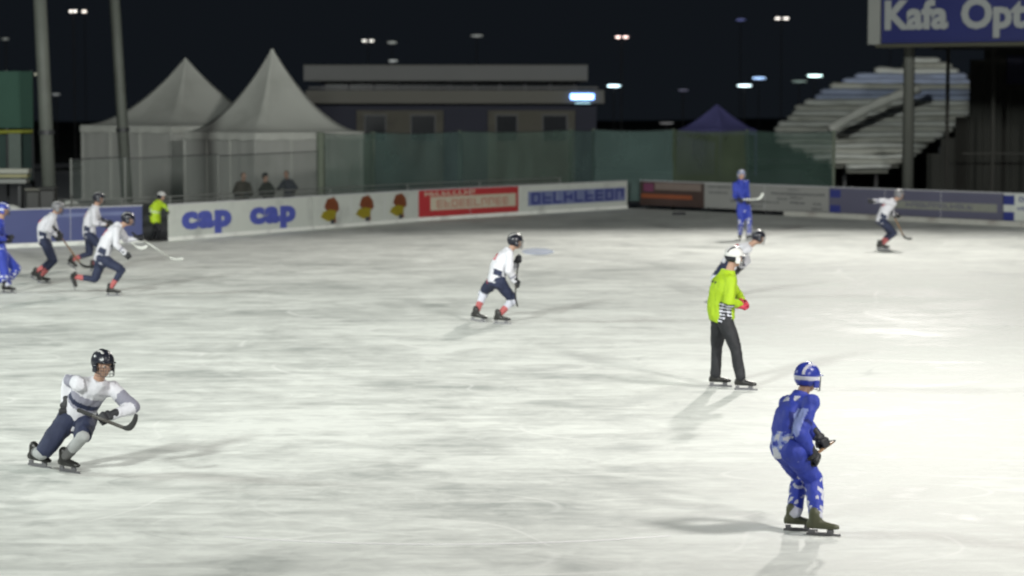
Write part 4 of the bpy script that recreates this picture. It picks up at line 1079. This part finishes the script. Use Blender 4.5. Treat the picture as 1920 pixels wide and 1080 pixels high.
h0 = b + c['hn'][0]; stick(h0 + V((0, -.12, .06)), h0 + V((-.05, .85, -.42)), 'stick of the white player bent low behind the referee', V((0, 1, 0)))
pr, c, b = person('player in white far away at the right, leaning forward with one arm back', 1652, 468,
    (1653, 414, 0), (1674, 377, 0), (1686, 366, 0), 8, (0, -10),
    [(1648, .1, -25, 0, 0), (1652, -.12, -10, 0, 0)], [(1672, 440, .2), (1678, 442, -.1)],
    [(1682, 404, .2), (1634, 377, -.2)], [(1672, 400, .35), (1652, 372, -.3)], OWN, helmet='grey', info=INFO, vox=.02, grip=[V((1, 0, -.3))] * 2)
h0 = b + c['hn'][0]; stick(h0 + V((-.15, 0, .12)), h0 + V((.25, .5, -.55)), 'stick of the far white player at the right', V((1, 0, 0)))

# ball kid, spectators
person('child in a yellow-green vest and pale helmet standing at the gap in the boards', 290, 452,
    (291, 411, 0), (297, 378, 0), (304, 366, 0), -20, (-10, -8),
    [(286, .08, -20, 0, 0), (295, -.06, -30, 0, 0)], [(292, 430, -.2), (300, 430, -.2)],
    [(314, 397, -.12), (282, 400, -.2)], [(316, 390, .1), (276, 392, .1)], OV, S=.74, grp=None, cat='child', skates=False, helmet='kid', cage=False, vox=.018, info=INFO)
OS2 = dict(OS); OS2['jersey'] = mat('navy jacket', (.025, .028, .045), .8, .3, 5); OS3 = dict(OS); OS3['jersey'] = mat('brown black coat', (.04, .034, .026), .8, .3, 5); OS3['fat'] = 1.25; OS['fat'] = 1.15; OS2['fat'] = 1.12
for i, (px, lb, yw, SS, of, hat, lean_) in enumerate(((454, 'dark-clothed spectator standing apart, leftmost of the three in front of the tents', -50, 1.0, OS3, 'none', 2), (503, 'dark-clothed spectator with a hat in the middle of the three in front of the tents', -20, .95, OS, 'beanie', -4), (541, 'dark-clothed spectator, rightmost of the three in front of the tents', -135, .98, OS2, 'none', -3))):
    g_ = inward(LW, px, 2.1 + .3 * i); gy = proj(g_)[1]; s = F / g_.y * SS
    person(lb, px, gy, (px, gy - .92 * s, 0), (px + lean_, gy - 1.42 * s, 0), (px + 1.5 * lean_, gy - 1.62 * s, -.03), yw, (yw + 15 * i, -8),
        [(px - 7, 0, yw, 0, 0), (px + 7, 0, yw, 0, 0)], [(px - 7, gy - .5 * s, -.2), (px + 7, gy - .5 * s, -.2)],
        [(px + 9, gy - 1.05 * s, -.22), (px - 9 - 5 * i, gy - (1.02 + .06 * i) * s, -.22)], [(px + 18, gy - 1.12 * s, .1), (px - 18, gy - 1.12 * s, .1)], of, S=.98 * SS, grp='spectators behind the left boards', cat='spectator', skates=False, helmet=hat, vox=.02, cage=False)

# small dark object lying on the far ice, near the brown board
g_ = G(1272, 403)
bm = bmesh.new()
for k in range(3): capsule(bm, V((-.16 + .12 * k, 0, .05)), V((-.02 + .12 * k, .03 * k, .045)), .05, .045)
o = link('dropped_glove', remesh(bm, .02, 2, .01, 9, 2, 'dropped_glove'), None, GLV); o.location = g_; tag(o, 'small dark glove-like thing lying on the ice before the brown board', 'glove')
